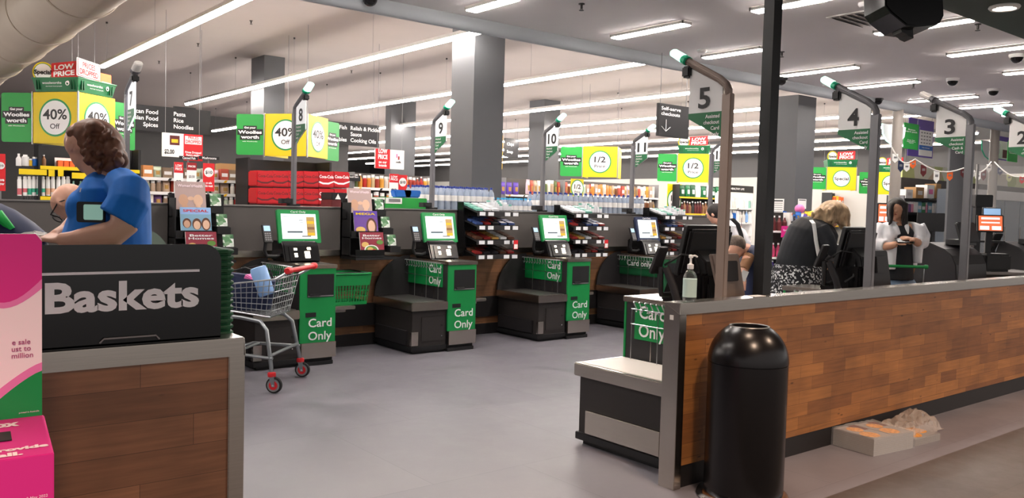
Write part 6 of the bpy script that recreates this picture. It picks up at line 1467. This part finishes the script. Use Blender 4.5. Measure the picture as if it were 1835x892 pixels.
# --- staff member in the blue shirt
f = Figure('person in a blue staff shirt with curly brown hair standing behind the Baskets sign', 190, 3.42)
FWD, UPV = (-.80, .52, -.30), (-.26, .10, .95)
mb = MB()
head_shape(f, mb, 156, 263, .0, FWD, UPV, .083, ears=(1, 1))
f.limb(mb, [(166, 285, .0, .058), (186, 310, .0, .060), (200, 325, .0, .07)])
mb.loft([f.sec(205, 326, 0, 30, .12), f.sec(203, 350, 0, 46, .16), f.sec(195, 390, 0, 56, .15), f.sec(192, 440, 0, 60, .15)], 'skin')
f.limb(mb, [(226, 340, -.15, .055), (226, 375, -.20, .056), (222, 404, -.22, .052), (205, 418, -.235, .050), (165, 424, -.25, .043), (128, 429, -.25, .031), (108, 430, -.25, .027)])
f.hand(mb, 97, 428, -.25, (-1, -.05, .12), (0, -.15, 1), .085, curl=.5, thumb=1)
f.limb(mb, [(176, 345, .17, .05), (150, 385, .22, .045), (120, 415, .18, .038), (98, 424, .12, .028)])
f.hand(mb, 88, 424, .10, (-1, -.1, .0), (0, -.1, 1), .08, curl=.6, thumb=-1)
solid(mb, 'body', f.t, .0055, 2)
mb = MB()
mb.loft([f.sec(196, 313, 0, 21, .075, -.35), f.sec(205, 322, 0, 40, .15, -.12), f.sec(206, 340, 0, 52, .19), f.sec(203, 365, 0, 58, .19), f.sec(197, 395, 0, 66, .185), f.sec(192, 425, 0, 72, .19), f.sec(190, 470, 0, 73, .19)], 'shirtblue', 26)
f.ell(mb, 160, 372, -.06, (.075, .12, .085), 'shirtblue')
f.limb(mb, [(215, 327, -.10, .065), (232, 343, -.17, .076), (229, 365, -.20, .078), (217, 386, -.215, .080), (212, 393, -.22, .080)], 'shirtblue')
f.limb(mb, [(185, 330, .11, .06), (172, 350, .19, .066), (160, 375, .22, .066)], 'shirtblue')
solid(mb, 'shirt', f.t, .007, 2)
mb = MB(); rnd = random.Random(2)
f.ell(mb, 168, 248, .0, (.098, .094, .082), 'hairbrown'); f.ell(mb, 184, 262, .0, (.084, .096, .088), 'hairbrown'); f.ell(mb, 146, 240, .01, (.055, .07, .038), 'hairbrown')
for (x, y, r_) in ((200, 262, .045), (208, 275, .042), (213, 285, .034), (195, 285, .045), (182, 292, .036), (168, 285, .03), (205, 292, .03), (158, 268, .03), (150, 256, .032), (190, 240, .04), (172, 232, .045), (135, 242, .035), (128, 246, .024)):
    for i in range(3): f.ell(mb, x+rnd.uniform(-4, 4), y+rnd.uniform(-4, 4), rnd.uniform(-.075, .05), (r_*rnd.uniform(.7, 1), r_, r_*rnd.uniform(.6, 1)), 'hairbrown')
for i in range(26):
    a = rnd.uniform(0, 2*pi); x, y = 178+rnd.uniform(-26, 38), 258+rnd.uniform(-34, 30)
    d0 = -.088+rnd.uniform(-.012, .03); x0 = x; pts = []
    for j in range(7): pts.append((x0+4*sin(j*1.3+a), y+j*3.6, d0+.012*cos(j*1.3+a), .0105))
    f.limb(mb, pts, 'hairbrown', 7)
solid(mb, 'hair', f.t, .0055, 1)
face(f, 156, 263, .0, FWD, UPV, .083)
c = f.P(152, 342, -.165); MB().box(c, (.035, .006, .016), 'paper', rz=.3, ry=.2).box(c+Vector((.004, -.004, -.002)), (.022, .003, .006), 'pink', rz=.3, ry=.2).build('name_badge', f.t)
f.legs('black', 190, .86, .10)
q = at(161, 380, D=3.17)
t = thing('handheld_tablet', 'black cased tablet with a pale mint screen held under the arm of the blue shirt', 'tablet', q, -YAW)
MB().prism(rrect(.105, .078, .01), (0, 0, 0), X_, Z_, (0, .02, 0), 'black').build('case', t, bev=.004)
M('mintscreen', '#a9dccb', .3, emit=.10)
MB().prism(rrect(.072, .058, .006), (.014, -.001, .0), X_, Z_, (0, -.003, 0), 'mintscreen').build('display', t)
q = at(62, 424, D=3.2)
t = thing('crumpled_paper', 'crumpled white plastic packet under the hand of the person in blue', 'packet', q, -YAW)
rnd = random.Random(4); mb = MB().ell((0, 0, 0), (.055, .03, .02), 'film2', 14, 8)
for i, p in enumerate(mb.v): mb.v[i] = p*rnd.uniform(.8, 1.2)
mb.k = ['offwhite']*len(mb.k); mb.build('packet', t)

# --- bald man bending behind
f = Figure('balding person with glasses bending forward behind the person in the blue shirt', 150, 4.35)
FWD, UPV = (-.62, .15, -.76), (-.72, .1, .62)
mb = MB()
c, fw, u, r = head_shape(f, mb, 125, 366, 0, FWD, UPV, .079)
f.limb(mb, [(140, 378, 0, .055), (160, 388, 0, .06)])
mb.loft([f.sec(170, 388, 0, 24, .14), f.sec(195, 420, 0, 34, .14), f.sec(215, 480, 0, 40, .14)], 'skin')
solid(mb, 'body', f.t, .007, 2)
mb = MB(); mb.loft([f.sec(160, 388, 0, 20, .10, .8), f.sec(172, 397, 0, 36, .19, .6), f.sec(192, 420, 0, 44, .19, .3), f.sec(212, 470, 0, 46, .17), f.sec(215, 520, 0, 46, .17)], 'finegreen', 22)
for q in (-1, 1): f.limb(mb, [(172, 398, q*.17, .06), (170, 440, q*.22, .055), (150, 470, q*.2, .05)], 'finegreen')
solid(mb, 'shirt', f.t, .009, 2)
mb = MB(); mb.tube([c+fw*.075+r*.07+u*.01, c+fw*.09+r*.03+u*.01, c+fw*.095+u*.012, c+fw*.09-r*.03+u*.01, c+fw*.075-r*.07+u*.01], .004, 'black', 6)
for q in (-1, 1):
    mb.tube([c+fw*.075+r*q*.07+u*.01, c-fw*.01+r*q*.082+u*.01, c-fw*.04+r*q*.08-u*.01], .0035, 'black', 6); ring(mb, c+fw*.088+r*q*.035-u*.012, r, u, .024, .003, 'black', 18)
mb.build('glasses', f.t)
face(f, 125, 366, 0, FWD, UPV, .079)
f.legs('navy', 215, .86)

# --- woman in black with the patterned skirt
mt = cover('skirtprint', ['#1b1b20', '#1b1b20', '#d8d8d8', '#1f1f24', '#a8a8ac', '#18181c', '#1b1b20'], 80, 3); covers['skirt'] = mt
mt.node_tree.nodes['Principled BSDF'].inputs['Roughness'].default_value = .85
f = Figure('person with wavy blond hair in a black top and patterned skirt bending over the checkout', 1438, 7.2)
mb = MB(); FWD, UPV = (.85, .25, -.45), (.25, 0, .95)
head_shape(f, mb, 1492, 386, 0, FWD, UPV, .085)
f.limb(mb, [(1482, 395, 0, .06), (1470, 405, 0, .065)])
mb.loft([f.sec(1466, 408, 0, 24, .12), f.sec(1450, 430, 0, 32, .14), f.sec(1432, 475, 0, 34, .14), f.sec(1430, 530, 0, 36, .14)], 'skin')
f.limb(mb, [(1478, 415, -.17, .05), (1488, 445, -.2, .045), (1505, 455, -.2, .038), (1520, 458, -.18, .028)]); f.hand(mb, 1527, 459, -.17, (1, .1, -.1), (0, 0, 1), .085, thumb=-1)
f.limb(mb, [(1478, 415, .17, .05), (1488, 445, .2, .045), (1505, 455, .2, .038), (1520, 458, .18, .028)]); f.hand(mb, 1527, 459, .17, (1, .1, -.1), (0, 0, 1), .085, thumb=1)
solid(mb, 'body', f.t, .008, 2)
mb = MB(); mb.loft([f.sec(1476, 398, 0, 22, .09, -.5), f.sec(1466, 406, 0, 38, .19, -.45), f.sec(1456, 420, 0, 44, .21, -.35), f.sec(1444, 442, 0, 43, .20, -.2), f.sec(1433, 465, 0, 40, .18, -.05), f.sec(1429, 482, 0, 39, .18)], 'dressblack', 26)
for q in (-1, 1): f.limb(mb, [(1470, 408, q*.16, .07), (1482, 428, q*.20, .068), (1488, 444, q*.21, .06), (1500, 454, q*.21, .05)], 'dressblack')
solid(mb, 'top', f.t, .009, 2)
MATS['skirtprint'] = mt
MB().loft([f.sec(1429, 474, 0, 40, .185), f.sec(1428, 492, 0, 46, .21), f.sec(1427, 530, 0, 54, .24), f.sec(1427, 600, 0, 58, .26), f.sec(1427, 640, 0, 58, .26)], 'skirtprint', 32).build('skirt', f.t, smooth=True)
mb = MB(); rnd = random.Random(9)
f.ell(mb, 1492, 379, 0, (.125, .115, .10), 'hairblond'); f.ell(mb, 1476, 390, 0, (.10, .12, .10), 'hairblond'); f.ell(mb, 1512, 390, 0, (.045, .09, .11), 'hairblond')
for i in range(46):
    x = 1456+rnd.uniform(0, 62); y = 366+abs(x-1490)*.45+rnd.uniform(-2, 8); d0 = -.125+rnd.uniform(0, .05)+abs(x-1488)*.0015; a = rnd.uniform(0, 6); L = rnd.uniform(22, 34) if x > 1490 else rnd.uniform(18, 26)
    f.limb(mb, [(x+3.2*sin(j*1.1+a)-(1486-x)*.02*j, y+L*j/6, d0+.012*cos(j*1.1+a), .016-.0014*j) for j in range(7)], 'hairblond', 7)
solid(mb, 'hair', f.t, .008, 1)
mb = MB(); pts = [(1453, 394, -.20), (1458, 400, -.235), (1460, 412, -.235), (1462, 430, -.225), (1466, 452, -.205), (1470, 470, -.19)]
P_ = [f.P(*p) for p in pts]; mb.loft([(p, (.016, 0, .002), (0, .004, 0)) for p in P_], 'white', 10); mb.build('bag_strap', f.t)
f.legs('black', 1428, .80)

# --- woman in the white shirt
f = Figure('person with long dark hair in a white shirt and jeans looking aside, holding a phone', 1608, 7.0)
mb = MB(); FWD, UPV = (-.42, -.86, .0), (.05, .02, 1)
HD = head_shape(f, mb, 1606, 376, 0, FWD, UPV, .070, 'skintan', ears=(0, 0))
f.limb(mb, [(1609, 386, .01, .047), (1611, 400, .01, .05)], 'skintan')
mb.loft([f.sec(1612, 400, 0, 22, .07), f.sec(1612, 420, 0, 26, .10), f.sec(1608, 460, 0, 24, .10), f.sec(1608, 510, 0, 26, .10)], 'skintan')
f.limb(mb, [(1581, 410, 0, .043), (1574, 432, -.02, .042), (1580, 442, -.08, .038), (1598, 440, -.17, .030), (1606, 437, -.20, .025)], 'skintan'); f.hand(mb, 1613, 434, -.21, (1, -.15, .25), (0, -.3, 1), .078, 'skintan', thumb=1)
f.limb(mb, [(1644, 410, 0, .043), (1652, 430, -.02, .042), (1650, 438, -.08, .038), (1640, 432, -.16, .030), (1636, 430, -.19, .025)], 'skintan'); f.hand(mb, 1630, 427, -.2, (-1, -.15, .2), (0, -.3, 1), .075, 'skintan', thumb=-1)
solid(mb, 'body', f.t, .006, 2)
mb = MB(); mb.loft([f.sec(1613, 404, -.01, 15, .085), f.sec(1612, 416, -.01, 25, .115), f.sec(1608, 440, -.01, 25, .115), f.sec(1606, 470, -.01, 28, .125), f.sec(1606, 500, -.01, 29, .13)], 'dressblack', 22); solid(mb, 'black_top', f.t, .008, 2)
mb = MB()
for q, cx, tp, bt in ((-1, 1588, 401, 481), (1, 1640, 401, 470)):
    mb.loft([f.sec(cx+(-q)*12, 397, .02, 8, .06), f.sec(cx, tp+3, .01, 14, .10), f.sec(cx-q*1, 420, .0, 15 if q > 0 else 17, .125), f.sec(cx-q*1+q*(-3 if q > 0 else 2), 450, .0, 11 if q > 0 else 18, .135), f.sec(cx+q*(-5 if q > 0 else 2), bt, 0, 9 if q > 0 else 15, .14)], 'shirtwhite', 20)
mb.loft([f.sec(1613, 398, .05, 20, .05), f.sec(1613, 420, .07, 34, .06), f.sec(1610, 475, .08, 34, .06)], 'shirtwhite', 20)
f.limb(mb, [(1584, 405, 0, .065), (1573, 425, -.01, .066), (1573, 438, -.05, .062), (1587, 441, -.11, .05)], 'shirtwhite')
f.limb(mb, [(1643, 405, 0, .065), (1653, 424, -.01, .064), (1652, 434, -.06, .058), (1643, 434, -.12, .048)], 'shirtwhite')
f.limb(mb, [(1598, 398, -.06, .022), (1606, 408, -.10, .02), (1612, 420, -.115, .012)], 'shirtwhite'); f.limb(mb, [(1622, 398, -.06, .022), (1625, 408, -.10, .02), (1626, 420, -.115, .012)], 'shirtwhite')
solid(mb, 'shirt', f.t, .008, 1)
mb = MB(); c = f.P(1609, 371, .025)
hair_cap(mb, HD, .070, 'hairblack', .30, .36, 1.16)
rnd = random.Random(6)
for i in range(30):
    q = -1 if i % 2 else 1; x = 1609+q*rnd.uniform(9, 15); L = rnd.uniform(34, 48) if q > 0 else rnd.uniform(26, 38); d0 = rnd.uniform(-.055, .06); a = rnd.uniform(0, 6)
    f.limb(mb, [(x*.3+.7*(1610+q*6), 360, d0*.6, .012)]+[(x+q*2*sin(j*.8+a)*.7-(0 if q > 0 else .5*j), 366+L*j/6, d0-.012*j*(1 if d0 < 0 else 0), .019-.0018*j) for j in range(7)], 'hairblack', 7)
solid(mb, 'hair', f.t, .007, 1)
face(f, 1606, 376, 0, FWD, UPV, .070)
f.legs('denim', 1607, .88, .08, 'white', .08)
q = f.P(1621, 431, -.23); w_ = Matrix.Rotation(-YAW, 3, 'Z') @ q + f.loc
t = thing('mobile_phone', 'dark mobile phone held by the woman in the white shirt', 'phone', w_, -YAW)
MB().box((0, 0, 0), (.14, .07, .009), 'blackgloss', rx=.5).build('phone', t, bev=.003)

# --- staff member leaning over beside the black post
f = Figure('person with short brown hair leaning down left of the tall black post', 1330, 7.3)
mb = MB(); FWD, UPV = (-.38, -.74, -.55), (-.12, -.50, .86)
HD = head_shape(f, mb, 1318, 447, 0, FWD, UPV, .078)
f.limb(mb, [(1326, 448, .03, .055), (1340, 448, .08, .06)])
mb.loft([f.sec(1348, 450, .1, 20, .12), f.sec(1358, 475, .12, 26, .13), f.sec(1362, 530, .12, 26, .13)], 'skin')
f.limb(mb, [(1340, 462, -.06, .045), (1332, 484, -.1, .04), (1331, 496, -.14, .028)]); f.hand(mb, 1331, 503, -.15, (-.2, -.2, -1), (-.6, -.8, 0), .08)
solid(mb, 'body', f.t, .007, 2)
mb = MB(); mb.loft([f.sec(1336, 447, .08, 12, .10, .9), f.sec(1346, 456, .1, 26, .19, .6), f.sec(1352, 480, .11, 32, .19, .2), f.sec(1358, 530, .12, 34, .17)], 'navy', 22)
solid(mb, 'shirt', f.t, .009, 2)
mb = MB(); f.limb(mb, [(1343, 458, -.04, .05), (1336, 474, -.085, .047), (1332, 483, -.105, .044)], 'brown'); solid(mb, 'sleeve', f.t, .008, 1)
mb = MB(); hair_cap(mb, HD, .078, 'hairgrey', .34, .40, 1.08); solid(mb, 'hair', f.t, .006, 2)
face(f, 1318, 447, 0, FWD, UPV, .078)
f.legs('black', 1362, .86, dy=.12)
q = at(1333, 494, D=7.05)
tag(MB().box((0, 0, 0), (.055, .002, .09), 'paper', ry=.3, rx=.2).build('paper_slip', loc=q), 'white paper slip in the hand of the person leaning beside the black post', 'paper').rotation_euler = (0, 0, -YAW)

# --- shopper in white behind the warm grey pole
f = Figure('person in a white top with a black strap seen behind pole five', 1312, 9.6)
mb = MB(); FWD, UPV = (-.8, .5, -.3), (-.3, .1, .95)
HD = head_shape(f, mb, 1280, 384, 0, FWD, UPV, .083); f.limb(mb, [(1287, 394, 0, .055), (1298, 402, 0, .06)])
mb.loft([f.sec(1308, 404, 0, 20, .12), f.sec(1320, 440, 0, 24, .13), f.sec(1322, 500, 0, 25, .13)], 'skin'); solid(mb, 'body', f.t, .009, 2)
mb = MB(); mb.loft([f.sec(1298, 399, 0, 12, .09, .4), f.sec(1310, 404, 0, 26, .18, -.3), f.sec(1314, 420, 0, 29, .19, -.2), f.sec(1320, 445, 0, 28, .18), f.sec(1322, 490, 0, 28, .17)], 'shirtwhite', 20)
f.limb(mb, [(1305, 404, -.15, .06), (1300, 432, -.2, .055)], 'shirtwhite'); f.limb(mb, [(1305, 404, .15, .06), (1300, 432, .2, .055)], 'shirtwhite'); solid(mb, 'shirt', f.t, .009, 2)
mb = MB(); hair_cap(mb, HD, .083, 'hairblack', .30, .34, 1.12); solid(mb, 'hair', f.t, .008, 2)
mb = MB(); P_ = [f.P(*p) for p in ((1300, 394, -.16), (1312, 392, -.19), (1322, 402, -.195), (1328, 420, -.19), (1332, 440, -.18))]; mb.loft([(p, (.022, 0, .01), (0, .006, 0)) for p in P_], 'black', 10); mb.build('bag_strap', f.t)
face(f, 1280, 384, 0, FWD, UPV, .083)
f.legs('denim', 1322, .86)
